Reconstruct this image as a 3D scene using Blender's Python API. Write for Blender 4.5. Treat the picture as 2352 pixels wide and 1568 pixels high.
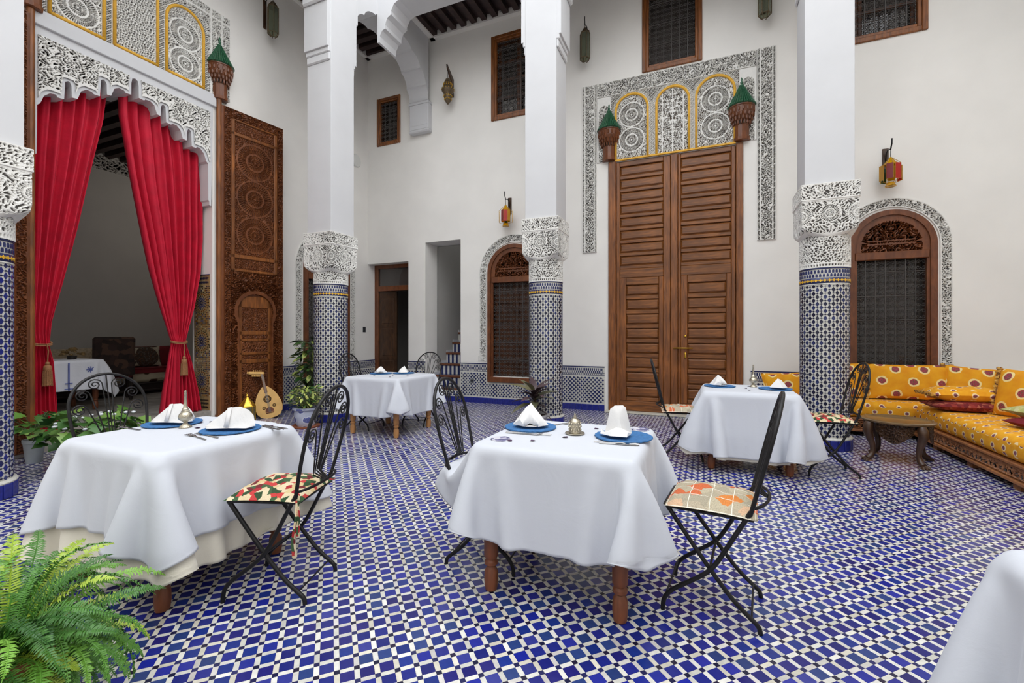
import bpy, bmesh, math, random
import numpy as np
from mathutils import Vector, Matrix
for o in list(bpy.data.objects): bpy.data.objects.remove(o)
SC = bpy.context.scene; COL = SC.collection
PI = math.pi; R = math.radians
random.seed(4); RNG = np.random.default_rng(4)

# ---------------------------------------------------------------- camera, sky, exposure
YAW = R(23.2); FPX = 1035.0
cam = bpy.data.cameras.new('camera'); cam_o = bpy.data.objects.new('camera', cam); COL.objects.link(cam_o)
cam.sensor_width = 36; cam.lens = 36 * FPX / 2352; cam.shift_y = -15 / 2352
cam_o.location = (0, 0, 1.3); cam_o.rotation_euler = (PI / 2, 0, YAW); SC.camera = cam_o
cam.clip_start = .05
W = bpy.data.worlds.new('overcast_sky'); SC.world = W; W.use_nodes = True
bg = W.node_tree.nodes['Background']; bg.inputs['Color'].default_value = (.93, .965, 1, 1); bg.inputs['Strength'].default_value = 2.2
SC.view_settings.view_transform = 'Standard'; SC.view_settings.look = 'None'; SC.view_settings.gamma = 1
SC.view_settings.use_curve_mapping = False; SC.view_settings.exposure = 0.5
sun = bpy.data.lights.new('hazy_sun', 'SUN'); sun.energy = .4; sun.angle = R(60); sun.color = (1, .97, .93)
sun_o = bpy.data.objects.new('hazy_sun', sun); COL.objects.link(sun_o); sun_o.rotation_euler = (R(12), R(34), 0); sun_o.location = (0, 0, 12)

# ---------------------------------------------------------------- materials
def lin(c):
    return tuple((x / 255 / 12.92 if x / 255 <= .04045 else ((x / 255 + .055) / 1.055) ** 2.4) for x in c) + (1,)
def newmat(name):
    m = bpy.data.materials.new(name); m.use_nodes = True
    return m, m.node_tree.nodes, m.node_tree.links, m.node_tree.nodes['Principled BSDF']
def mapped(N, L, scale, coord='Object'):
    t = N.new('ShaderNodeTexCoord'); mp = N.new('ShaderNodeMapping')
    mp.inputs['Scale'].default_value = scale if isinstance(scale, tuple) else (scale,) * 3
    L.new(t.outputs[coord], mp.inputs[0]); return mp.outputs[0]
def noise(N, L, vec, scale=1, detail=4, dist=0):
    n = N.new('ShaderNodeTexNoise'); n.inputs['Scale'].default_value = scale; n.inputs['Detail'].default_value = detail
    n.inputs['Distortion'].default_value = dist; L.new(vec, n.inputs['Vector']); return n
def ramp(N, L, fac, stops, const=False):
    r = N.new('ShaderNodeValToRGB'); e = r.color_ramp.elements
    if const: r.color_ramp.interpolation = 'CONSTANT'
    while len(e) < len(stops): e.new(.5)
    for k, (p, c) in enumerate(stops): e[k].position = p; e[k].color = c
    L.new(fac, r.inputs[0]); return r.outputs[0]
def mix(N, L, fac, a, b, mode='MIX'):
    m = N.new('ShaderNodeMix'); m.data_type = 'RGBA'; m.blend_type = mode
    for s, v in ((0, fac), (6, a), (7, b)):
        if hasattr(v, 'is_linked'): L.new(v, m.inputs[s])
        else: m.inputs[s].default_value = v
    return m.outputs[2]
def math_(N, L, op, a, b=0.0):
    m = N.new('ShaderNodeMath'); m.operation = op
    for s, v in ((0, a), (1, b)):
        if hasattr(v, 'is_linked'): L.new(v, m.inputs[s])
        else: m.inputs[s].default_value = v
    return m.outputs[0]
def bump(N, L, P, h, strength=.2, dist=.01):
    b = N.new('ShaderNodeBump'); b.inputs['Strength'].default_value = strength; b.inputs['Distance'].default_value = dist
    L.new(h, b.inputs['Height']); L.new(b.outputs[0], P.inputs['Normal'])
def mat(name, c, rough=.6, metal=0, var=.08, vs=6, bs=0, bscale=60, spec=.5, coat=0):
    m, N, L, P = newmat(name); a = lin(c)
    P.inputs['Roughness'].default_value = rough; P.inputs['Metallic'].default_value = metal
    P.inputs['Specular IOR Level'].default_value = spec; P.inputs['Coat Weight'].default_value = coat
    v = mapped(N, L, 1)
    if var:
        n = noise(N, L, v, vs)
        lo = tuple(x * (1 - var) for x in a[:3]) + (1,); hi = tuple(min(1, x * (1 + var)) for x in a[:3]) + (1,)
        L.new(ramp(N, L, n.outputs[0], [(.3, lo), (.7, hi)]), P.inputs['Base Color'])
    else: P.inputs['Base Color'].default_value = a
    if bs: bump(N, L, P, noise(N, L, v, bscale, 3).outputs[0], bs)
    return m
def wood(name, c1, c2, scale=(22, 22, 2.2), rough=.42, bs=.25):
    m, N, L, P = newmat(name); P.inputs['Roughness'].default_value = rough
    n = noise(N, L, mapped(N, L, scale), 1.6, 8, .6); n2 = noise(N, L, mapped(N, L, 2.2), 1, 3)
    c = ramp(N, L, n.outputs[0], [(.28, lin(c1)), (.72, lin(c2))])
    d = tuple(x * .62 for x in lin(c1)[:3]) + (1,)
    L.new(mix(N, L, ramp(N, L, n2.outputs[0], [(.35, (.45,) * 3 + (1,)), (.65, (0, 0, 0, 1))]), c, d), P.inputs['Base Color'])
    bump(N, L, P, n.outputs[0], bs, .004); return m
def attr_mat(name, rough=.25, spec=.5, bs=0):
    m, N, L, P = newmat(name); a = N.new('ShaderNodeAttribute'); a.attribute_name = 'Col'
    n = noise(N, L, mapped(N, L, 1), 45, 4)
    L.new(mix(N, L, .55, a.outputs['Color'], ramp(N, L, n.outputs[0], [(.3, (.72, .72, .72, 1)), (.7, (1, 1, 1, 1))]), 'MULTIPLY'), P.inputs['Base Color'])
    P.inputs['Roughness'].default_value = rough; P.inputs['Specular IOR Level'].default_value = spec
    if bs: bump(N, L, P, n.outputs[0], bs, .003)
    return m
def flower_mat(name, ground, ground2, ring, heart, leaf, scale, r1=.2, r2=.3, rnd=.22):
    m, N, L, P = newmat(name); P.inputs['Roughness'].default_value = .85
    t = N.new('ShaderNodeTexCoord'); mp = N.new('ShaderNodeMapping'); mp.inputs['Rotation'].default_value = (0, 0, R(45))
    mp.inputs['Scale'].default_value = (scale,) * 3; L.new(t.outputs['UV'], mp.inputs[0])
    nz = noise(N, L, mp.outputs[0], 4.5, 3)
    off = N.new('ShaderNodeMix'); off.data_type = 'VECTOR'; off.inputs[0].default_value = .09
    L.new(mp.outputs[0], off.inputs[4]); L.new(nz.outputs['Color'], off.inputs[5])
    v = N.new('ShaderNodeTexVoronoi'); v.voronoi_dimensions = '2D'; v.inputs['Scale'].default_value = 1; v.inputs['Randomness'].default_value = rnd
    L.new(off.outputs[1], v.inputs['Vector'])
    g = mix(N, L, ramp(N, L, noise(N, L, mp.outputs[0], 1.3, 3).outputs[0], [(.35, (0, 0, 0, 1)), (.65, (1, 1, 1, 1))]), lin(ground), lin(ground2))
    h = ramp(N, L, noise(N, L, mp.outputs[0], 13, 2).outputs[0], [(.0, lin(leaf)), (.42, lin(heart)), (.56, lin(tuple(x * .6 + 60 for x in heart))), (.64, lin(tuple(x * .55 for x in leaf)))], True)
    d = v.outputs['Distance']
    c = mix(N, L, math_(N, L, 'LESS_THAN', d, r2), g, lin(ring))
    L.new(mix(N, L, math_(N, L, 'LESS_THAN', d, r1), c, h), P.inputs['Base Color'])
    bump(N, L, P, noise(N, L, mp.outputs[0], 60, 2).outputs[0], .25, .004); return m
def patch_mat(name, cols, scale, rnd=1, smooth=False, thread=None):
    m, N, L, P = newmat(name); P.inputs['Roughness'].default_value = .9
    t = N.new('ShaderNodeTexCoord'); mp = N.new('ShaderNodeMapping'); mp.inputs['Scale'].default_value = (scale,) * 3; L.new(t.outputs['UV'], mp.inputs[0])
    nz = noise(N, L, mp.outputs[0], 3, 3); off = N.new('ShaderNodeMix'); off.data_type = 'VECTOR'; off.inputs[0].default_value = .35
    L.new(mp.outputs[0], off.inputs[4]); L.new(nz.outputs['Color'], off.inputs[5])
    v = N.new('ShaderNodeTexVoronoi'); v.voronoi_dimensions = '2D'; v.inputs['Randomness'].default_value = rnd; v.inputs['Scale'].default_value = 1
    L.new(off.outputs[1], v.inputs['Vector']); s = N.new('ShaderNodeSeparateColor'); L.new(v.outputs['Color'], s.inputs[0])
    n = len(cols); c = ramp(N, L, s.outputs[0], [(k / n, lin(x)) for k, x in enumerate(cols)], True)
    n2 = noise(N, L, mp.outputs[0], 7, 4)
    c = mix(N, L, .5, c, ramp(N, L, n2.outputs[0], [(.35, (.5, .5, .5, 1)), (.6, (1, 1, 1, 1))]), 'MULTIPLY')
    if thread:
        w = N.new('ShaderNodeTexBrick'); w.offset = 0; w.inputs['Scale'].default_value = 1; w.inputs['Brick Width'].default_value = thread; w.inputs['Row Height'].default_value = thread
        w.inputs['Mortar Size'].default_value = .04; w.inputs['Color1'].default_value = w.inputs['Color2'].default_value = (0, 0, 0, 1); w.inputs['Mortar'].default_value = (1, 1, 1, 1)
        L.new(mp.outputs[0], w.inputs['Vector']); c = mix(N, L, w.outputs['Color'], c, lin((232, 226, 210)))
    L.new(c, P.inputs['Base Color']); bump(N, L, P, n2.outputs[0], .3, .005); return m
def glass_mat(name, c, alpha=.5, rough=.06):
    m, N, L, P = newmat(name); P.inputs['Base Color'].default_value = lin(c); P.inputs['Roughness'].default_value = rough
    P.inputs['Transmission Weight'].default_value = alpha; P.inputs['IOR'].default_value = 1.45; return m
def linen(name, c, bs=.12):
    m, N, L, P = newmat(name); P.inputs['Roughness'].default_value = .85; P.inputs['Base Color'].default_value = lin(c)
    P.inputs['Sheen Weight'].default_value = .15
    v = mapped(N, L, 1); a = noise(N, L, v, 5, 5, 1.2); w = noise(N, L, v, 300, 2)
    h = math_(N, L, 'ADD', a.outputs[0], math_(N, L, 'MULTIPLY', w.outputs[0], .04)); bump(N, L, P, h, bs, .03); return m

PLASTER = mat('lime_plaster', (237, 234, 229), .9, var=.035, vs=1.5, bs=.05, bscale=9)
WHITE = mat('white_paint', (206, 206, 208), .85, var=.02, vs=3)
STUCCO = mat('carved_stucco', (228, 226, 221), .9, var=.04, vs=20)
RECESS_SHADE = mat('stucco_recess_shade', (82, 78, 74), .95, var=.2, vs=12)  # dark colour on the carved recess faces, standing in for their shade
DARKGR = mat('stucco_ground_dark', (84, 72, 62), .95, var=.2, vs=12)  # brown painted ground of the door panel, also deepening the recess shade
YELLOW = mat('ochre_moulding', (222, 168, 52), .6, var=.12, vs=14)
CEDAR = wood('varnished_cedar', (92, 50, 20), (164, 98, 44))
CEDAR_H = wood('varnished_cedar_boards', (84, 46, 18), (160, 98, 44), (2.2, 22, 22))
CARVW = wood('carved_cedar', (92, 48, 24), (132, 76, 40), (14, 14, 5), .38)
DARKW = wood('dark_walnut', (52, 34, 22), (88, 60, 40), (12, 12, 4), .3)
BEAMW = wood('ceiling_timber', (44, 30, 28), (70, 50, 46), (6, 6, 6), .7)
LEGW = wood('turned_beech', (104, 56, 32), (146, 84, 50), (18, 18, 3), .5)
PINEW = wood('pale_turned_pine', (168, 112, 62), (206, 152, 96), (18, 18, 3), .5)
IRON = mat('black_wrought_iron', (38, 37, 38), .42, .55, var=.25, vs=30, bs=.15, bscale=120)
DGRILL = mat('dark_grille_iron', (84, 80, 78), .5, .4, var=.15, vs=20)
TILE = attr_mat('zellige_glaze', .22)
GROUT = mat('grey_grout', (150, 144, 136), .9, var=.15, vs=30)
TWHITE = mat('white_zellige', (206, 204, 196), .3, var=.12, vs=40)
TNAVY = mat('navy_zellige', (38, 46, 92), .25, var=.3, vs=22)
TBLUE = mat('cobalt_zellige', (36, 44, 132), .22, var=.25, vs=20)
TYEL = mat('yellow_zellige', (226, 176, 48), .3, var=.15, vs=20)
LINEN = linen('white_table_linen', (200, 203, 211)); UNDER = linen('ivory_undercloth', (226, 220, 204), .3)
VELVET = mat('crimson_velvet', (192, 6, 46), .75, var=.12, vs=8, bs=.2, bscale=40)
PLATE = mat('blue_woven_charger', (52, 106, 160), .8, var=.2, vs=60, bs=.5, bscale=150)
SILVER = mat('tarnished_silver', (186, 178, 160), .28, .95, var=.15, vs=40, bs=.3, bscale=90)
STEEL = mat('steel', (150, 148, 146), .25, .95, var=.05)
PETAL = mat('dried_petal', (62, 34, 66), .8, var=.3, vs=60)
GREEN_T = mat('green_glazed_roof_tile', (46, 92, 66), .3, var=.3, vs=30)
BRASS = mat('brass', (206, 164, 62), .3, .85, var=.12, vs=20)
BRONZE = mat('aged_bronze', (104, 88, 66), .5, .5, var=.3, vs=40, bs=.5, bscale=60)
GLASS_D = glass_mat('dark_window_glass', (150, 142, 138), .8, .03)
GLASS_C = glass_mat('smoky_lantern_glass', (176, 182, 160), .85, .1)
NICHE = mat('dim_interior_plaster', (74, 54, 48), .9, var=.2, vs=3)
SHUTTER = wood('shutter_wood', (62, 34, 18), (104, 60, 32))
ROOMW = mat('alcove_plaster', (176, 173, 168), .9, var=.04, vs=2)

# ---------------------------------------------------------------- mesh helpers
def link(o, parent=None):
    COL.objects.link(o)
    if parent is not None: o.parent = parent
    return o
def tag(o, label=None, cat=None, group=None, kind=None):
    if label: o['label'] = label
    if cat: o['category'] = cat
    if group: o['group'] = group
    if kind: o['kind'] = kind
    return o
def thing(name, label, cat, loc=(0, 0, 0), rz=0, group=None, kind=None):
    o = bpy.data.objects.new(name, None); o.empty_display_size = .1; o.location = loc; o.rotation_euler = (0, 0, rz)
    link(o); return tag(o, label, cat, group, kind)
def copy_tree(o, parent=None):
    c = o.copy(); link(c)
    if parent is not None: c.parent = parent
    for ch in list(o.children): copy_tree(ch, c)
    return c
class MB:
    def __init__(s): s.v = []; s.f = []; s.m = []; s.n = 0; s.c = []
    def add(s, V, F, mi=0, col=None):
        V = np.asarray(V, float).reshape(-1, 3); b = s.n; s.v.append(V); s.n += len(V)
        for f in F: s.f.append([i + b for i in f]); s.m.append(mi)
        s.c.append(np.tile(np.array(col if col is not None else (1, 1, 1)), (len(V), 1)))
        return s
    def box(s, x0, x1, y0, y1, z0, z1, mi=0, M=None, b=0, col=None):
        if b <= 0:
            V = np.array([(x, y, z) for x in (x0, x1) for y in (y0, y1) for z in (z0, z1)], float)
            F = [(0, 1, 3, 2), (4, 6, 7, 5), (0, 4, 5, 1), (2, 3, 7, 6), (0, 2, 6, 4), (1, 5, 7, 3)]
        else:
            V = []; F = []; c = ((x0 + x1) / 2, (y0 + y1) / 2, (z0 + z1) / 2); h = (abs(x1 - x0) / 2, abs(y1 - y0) / 2, abs(z1 - z0) / 2)
            b = min(b, min(h) * .98); idx = {}
            for sx in (-1, 1):
                for sy in (-1, 1):
                    for sz in (-1, 1):
                        for ax in range(3):
                            sg = (sx, sy, sz); p = [c[k] + sg[k] * (h[k] - (0 if k == ax else b)) for k in range(3)]
                            idx[(sx, sy, sz, ax)] = len(V); V.append(p)
            def g(*a): return idx[a]
            for sx in (-1, 1): F.append([g(sx, -1, -1, 0), g(sx, 1, -1, 0), g(sx, 1, 1, 0), g(sx, -1, 1, 0)][::sx])
            for sy in (-1, 1): F.append([g(-1, sy, -1, 1), g(-1, sy, 1, 1), g(1, sy, 1, 1), g(1, sy, -1, 1)][::sy])
            for sz in (-1, 1): F.append([g(-1, -1, sz, 2), g(1, -1, sz, 2), g(1, 1, sz, 2), g(-1, 1, sz, 2)][::sz])
            for a in (-1, 1):
                for e in (-1, 1):
                    F.append([g(a, e, -1, 0), g(a, e, 1, 0), g(a, e, 1, 1), g(a, e, -1, 1)][::-a * e])
                    F.append([g(a, -1, e, 0), g(a, 1, e, 0), g(a, 1, e, 2), g(a, -1, e, 2)][::a * e])
                    F.append([g(-1, a, e, 1), g(1, a, e, 1), g(1, a, e, 2), g(-1, a, e, 2)][::-a * e])
            for sx in (-1, 1):
                for sy in (-1, 1):
                    for sz in (-1, 1): F.append([g(sx, sy, sz, 0), g(sx, sy, sz, 1), g(sx, sy, sz, 2)][::sx * sy * sz])
            V = np.array(V)
        if M is not None: V = (np.c_[V, np.ones(len(V))] @ np.array(M).T)[:, :3]
        return s.add(V, F, mi, col)
    def tube(s, pts, r, n=8, closed=False, mi=0, caps=True, flat=None):
        P = np.asarray(pts, float); k = len(P); rr = np.broadcast_to(np.asarray(r, float), (k,))
        T = np.gradient(P, axis=0) if not closed else np.roll(P, -1, 0) - np.roll(P, 1, 0)
        T /= np.linalg.norm(T, axis=1)[:, None] + 1e-12
        u = np.cross(T[0], (0, 0, 1) if abs(T[0][2]) < .9 else (1, 0, 0)); u /= np.linalg.norm(u); V = []
        for i in range(k):
            u = u - T[i] * np.dot(u, T[i]); u /= np.linalg.norm(u) + 1e-12; w = np.cross(T[i], u)
            a = np.arange(n) * 2 * PI / n
            V.append(P[i] + rr[i] * (np.cos(a)[:, None] * u + np.sin(a)[:, None] * w))
        F = []
        for i in range(k if closed else k - 1):
            j = (i + 1) % k
            for q in range(n): F.append((i * n + q, i * n + (q + 1) % n, j * n + (q + 1) % n, j * n + q))
        if caps and not closed: F += [tuple(range(n))[::-1], tuple(range((k - 1) * n, k * n))]
        return s.add(np.concatenate(V), F, mi)
    def lathe(s, prof, n=24, c=(0, 0, 0), a0=0, a1=2 * PI, mi=0, M=None):
        full = abs(a1 - a0 - 2 * PI) < 1e-6; m = n if full else n + 1; A = a0 + (a1 - a0) * np.arange(m) / n
        V = np.array([(c[0] + r * math.cos(a), c[1] + r * math.sin(a), c[2] + z) for r, z in prof for a in A]); F = []
        for i in range(len(prof) - 1):
            for q in range(n): F.append((i * m + q, i * m + (q + 1) % m, (i + 1) * m + (q + 1) % m, (i + 1) * m + q))
        if full:
            if prof[0][0] > 1e-4: F.append(tuple(range(m))[::-1])
            if prof[-1][0] > 1e-4: F.append(tuple(range((len(prof) - 1) * m, len(prof) * m)))
        if M is not None: V = (np.c_[V, np.ones(len(V))] @ np.array(M).T)[:, :3]
        return s.add(V, F, mi)
    def prism(s, poly, d0, d1, fn, mi=0):
        n = len(poly); V = [fn(a, b, d0) for a, b in poly] + [fn(a, b, d1) for a, b in poly]
        return s.add(V, [tuple(range(n))[::-1], tuple(range(n, 2 * n))] + [(i, (i + 1) % n, n + (i + 1) % n, n + i) for i in range(n)], mi)
    def sphere(s, c, r, n=10, mi=0, sq=(1, 1, 1)):
        prof = [(max(1e-5, math.sin(t)), -math.cos(t)) for t in np.linspace(0, PI, n // 2 + 2)]
        V = np.array([(c[0] + r * sq[0] * q * math.cos(a), c[1] + r * sq[1] * q * math.sin(a), c[2] + r * sq[2] * z) for q, z in prof for a in np.arange(n) * 2 * PI / n])
        F = [(i * n + q, i * n + (q + 1) % n, (i + 1) * n + (q + 1) % n, (i + 1) * n + q) for i in range(len(prof) - 1) for q in range(n)]
        return s.add(V, F, mi)
    def grid(s, P, mi=0, mask=None, wrap=False):
        P = np.asarray(P, float); a, b = P.shape[:2]; F = []
        for i in range(a - 1):
            for j in range(b if wrap else b - 1):
                if mask is None or mask[i, j]: F.append((i * b + j, i * b + (j + 1) % b, (i + 1) * b + (j + 1) % b, (i + 1) * b + j))
        return s.add(P.reshape(-1, 3), F, mi)
    def mesh(s, name, mats, smooth=False, uv=0, col=False, fix=True):
        me = bpy.data.meshes.new(name); V = np.concatenate(s.v) if s.v else np.zeros((0, 3))
        me.from_pydata(V.tolist(), [], s.f)
        for m in (mats if isinstance(mats, (list, tuple)) else [mats]): me.materials.append(m)
        if max(s.m, default=0): me.polygons.foreach_set('material_index', s.m)
        if fix:
            b = bmesh.new(); b.from_mesh(me); bmesh.ops.recalc_face_normals(b, faces=b.faces); b.to_mesh(me); b.free()
        if smooth:
            me.polygons.foreach_set('use_smooth', [True] * len(me.polygons))
            if smooth is not True: me.set_sharp_from_angle(angle=R(smooth))
        if uv: box_uv(me, uv)
        if col:
            at = me.color_attributes.new('Col', 'FLOAT_COLOR', 'POINT'); C = np.concatenate(s.c)
            at.data.foreach_set('color', np.c_[C, np.ones(len(C))].ravel())
        return me
    def build(s, name, mats, parent=None, smooth=False, uv=0, col=False, loc=None, rot=None, fix=True):
        o = bpy.data.objects.new(name, s.mesh(name, mats, smooth, uv, col, fix)); link(o, parent)
        if loc is not None: o.location = loc
        if rot is not None: o.rotation_euler = rot
        return o
def box_uv(me, k=1.0):
    uv = me.uv_layers.new(name='UVMap'); nl = len(me.loops); vi = np.zeros(nl, int); me.loops.foreach_get('vertex_index', vi)
    co = np.zeros(len(me.vertices) * 3); me.vertices.foreach_get('co', co); co = co.reshape(-1, 3)[vi]
    nf = len(me.polygons); nm = np.zeros(nf * 3); me.polygons.foreach_get('normal', nm); nm = np.abs(nm.reshape(-1, 3))
    lt = np.zeros(nf, int); me.polygons.foreach_get('loop_total', lt); nm = np.repeat(nm, lt, 0)
    a = nm.copy(); a[:, 2] *= 1.25; ax = a.argmax(1); U = np.where(ax == 0, co[:, 1], co[:, 0]); Vv = np.where(ax == 2, co[:, 1], co[:, 2])
    uv.data.foreach_set('uv', np.c_[U, Vv].ravel() * k)
def quick(name, V, Q, mats, mi=None, parent=None, smooth=False, col=None):
    "fast quad mesh from numpy arrays"
    me = bpy.data.meshes.new(name); me.vertices.add(len(V)); me.vertices.foreach_set('co', np.asarray(V, np.float32).ravel())
    nq = len(Q); me.loops.add(nq * 4); me.loops.foreach_set('vertex_index', np.asarray(Q, np.int32).ravel())
    me.polygons.add(nq); me.polygons.foreach_set('loop_start', np.arange(nq, dtype=np.int32) * 4)
    for m in (mats if isinstance(mats, (list, tuple)) else [mats]): me.materials.append(m)
    if mi is not None: me.polygons.foreach_set('material_index', np.asarray(mi, np.int32))
    me.polygons.foreach_set('use_smooth', np.full(nq, bool(smooth)))
    me.update(calc_edges=True)
    if col is not None:
        at = me.color_attributes.new('Col', 'FLOAT_COLOR', 'POINT'); at.data.foreach_set('color', np.c_[col, np.ones(len(col))].astype(np.float32).ravel())
    o = bpy.data.objects.new(name, me); link(o, parent); return o

# ---------------------------------------------------------------- carved relief
def hsh(i, j, k): return (np.sin(i * 127.1 + j * 311.7 + k * 74.7) * 43758.5453) % 1
def sst(x, a, b): t = np.clip((x - a) / (b - a), 0, 1); return t * t * (3 - 2 * t)
def vor(x, y, s, seed=0, jit=.8):
    x = x / s; y = y / s; ix = np.floor(x); iy = np.floor(y); f1 = np.full(x.shape, 9.); f2 = f1.copy()
    for dx in (-1, 0, 1):
        for dy in (-1, 0, 1):
            cx = ix + dx; cy = iy + dy
            d = np.hypot(cx + .5 + (hsh(cx, cy, seed) - .5) * jit - x, cy + .5 + (hsh(cy, cx, seed + 5) - .5) * jit - y)
            f2 = np.where(d < f1, f1, np.minimum(f2, d)); f1 = np.minimum(f1, d)
    return f2 - f1
def arabesque(s=.045, seed=1, t=(.2, .33), warp=.35, jit=.85):
    def h(u, v):
        x = u + warp * s * np.sin(v / s * 1.7 + 1.3 * np.sin(u / s * .9)); y = v + warp * s * np.sin(u / s * 1.6 + 1.1 * np.sin(v / s))
        return 1 - sst(vor(x, y, s, seed, jit), *t)
    return h
def rosettes(cs, rad, n=20, back=None):
    "radial star medallions with ringed borders on an arabesque ground"
    back = back or arabesque(.04, 3)
    def h(u, v):
        H = back(u, v)
        for cx, cy in cs:
            r = np.hypot(u - cx, v - cy) / rad; a = np.arctan2(v - cy, u - cx); q = np.ones_like(r)
            for k, (r0, r1, m, ph) in enumerate(((.07, .2, n // 2, 0), (.24, .42, n, .5), (.53, .72, n * 2, 0), (.74, .95, n * 2, .5))):
                w = np.abs(((a * m / (2 * PI) + ph) % 1) - .5); inr = (r > r0) & (r < r1)
                q = np.where(inr & (w < .3), 0, q)
            H = np.where(r < 1, q, H); H = np.where(np.abs(r - 1) < .04, 1, H)
        return H
    return h
def lattice(s=.06, k=4):
    def h(u, v):
        a = np.abs(((u + v) / s) % 1 - .5); b = np.abs(((u - v) / s) % 1 - .5); return np.where((a < .14) | (b < .14), 1., 0.)
    return h
def merge(*regs, default=1.0):
    "regs: (u0,u1,v0,v1,h)"
    def h(u, v):
        H = np.full(u.shape, default)
        for u0, u1, v0, v1, f in regs: H = np.where((u >= u0) & (u <= u1) & (v >= v0) & (v <= v1), f(u, v), H)
        return H
    return h
def carved(name, U, V, res, h, fn, depth, mats, parent=None, mask=None, close=True, bord=0.0):
    nu = max(3, int((U[1] - U[0]) / res)); nv = max(3, int((V[1] - V[0]) / res))
    u, v = np.meshgrid(np.linspace(*U, nu), np.linspace(*V, nv)); H = np.clip(h(u, v), 0, 1)
    if bord: H = np.where((u - U[0] < bord) | (U[1] - u < bord) | (v - V[0] < bord) | (V[1] - v < bord), 1, H)
    D = H * depth
    if close: D[0] = D[-1] = -.01; D[:, 0] = D[:, -1] = -.01
    P = np.stack(fn(u, v, D), -1); idx = np.arange(nu * nv).reshape(nv, nu)
    Q = np.stack([idx[:-1, :-1], idx[:-1, 1:], idx[1:, 1:], idx[1:, :-1]], -1).reshape(-1, 4)
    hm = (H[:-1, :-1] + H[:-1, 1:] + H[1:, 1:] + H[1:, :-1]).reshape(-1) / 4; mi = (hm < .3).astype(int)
    if mask is not None:
        K = mask((u[:-1, :-1] + u[1:, 1:]) / 2, (v[:-1, :-1] + v[1:, 1:]) / 2).reshape(-1); Q = Q[K]; mi = mi[K]
    if not isinstance(mats, (list, tuple)): mi = None
    return quick(name, P.reshape(-1, 3), Q, mats, mi, parent)

# ================================================================ STRUCTURE
YB = 7.7; XL = -6.678; XR = 3.8; YF = -6.2; ZC = 7.3
def tocam(x, y): return math.cos(YAW) * x + math.sin(YAW) * y, -math.sin(YAW) * x + math.cos(YAW) * y
def st(o, label, cat): return tag(o, label, cat, kind='structure')

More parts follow.
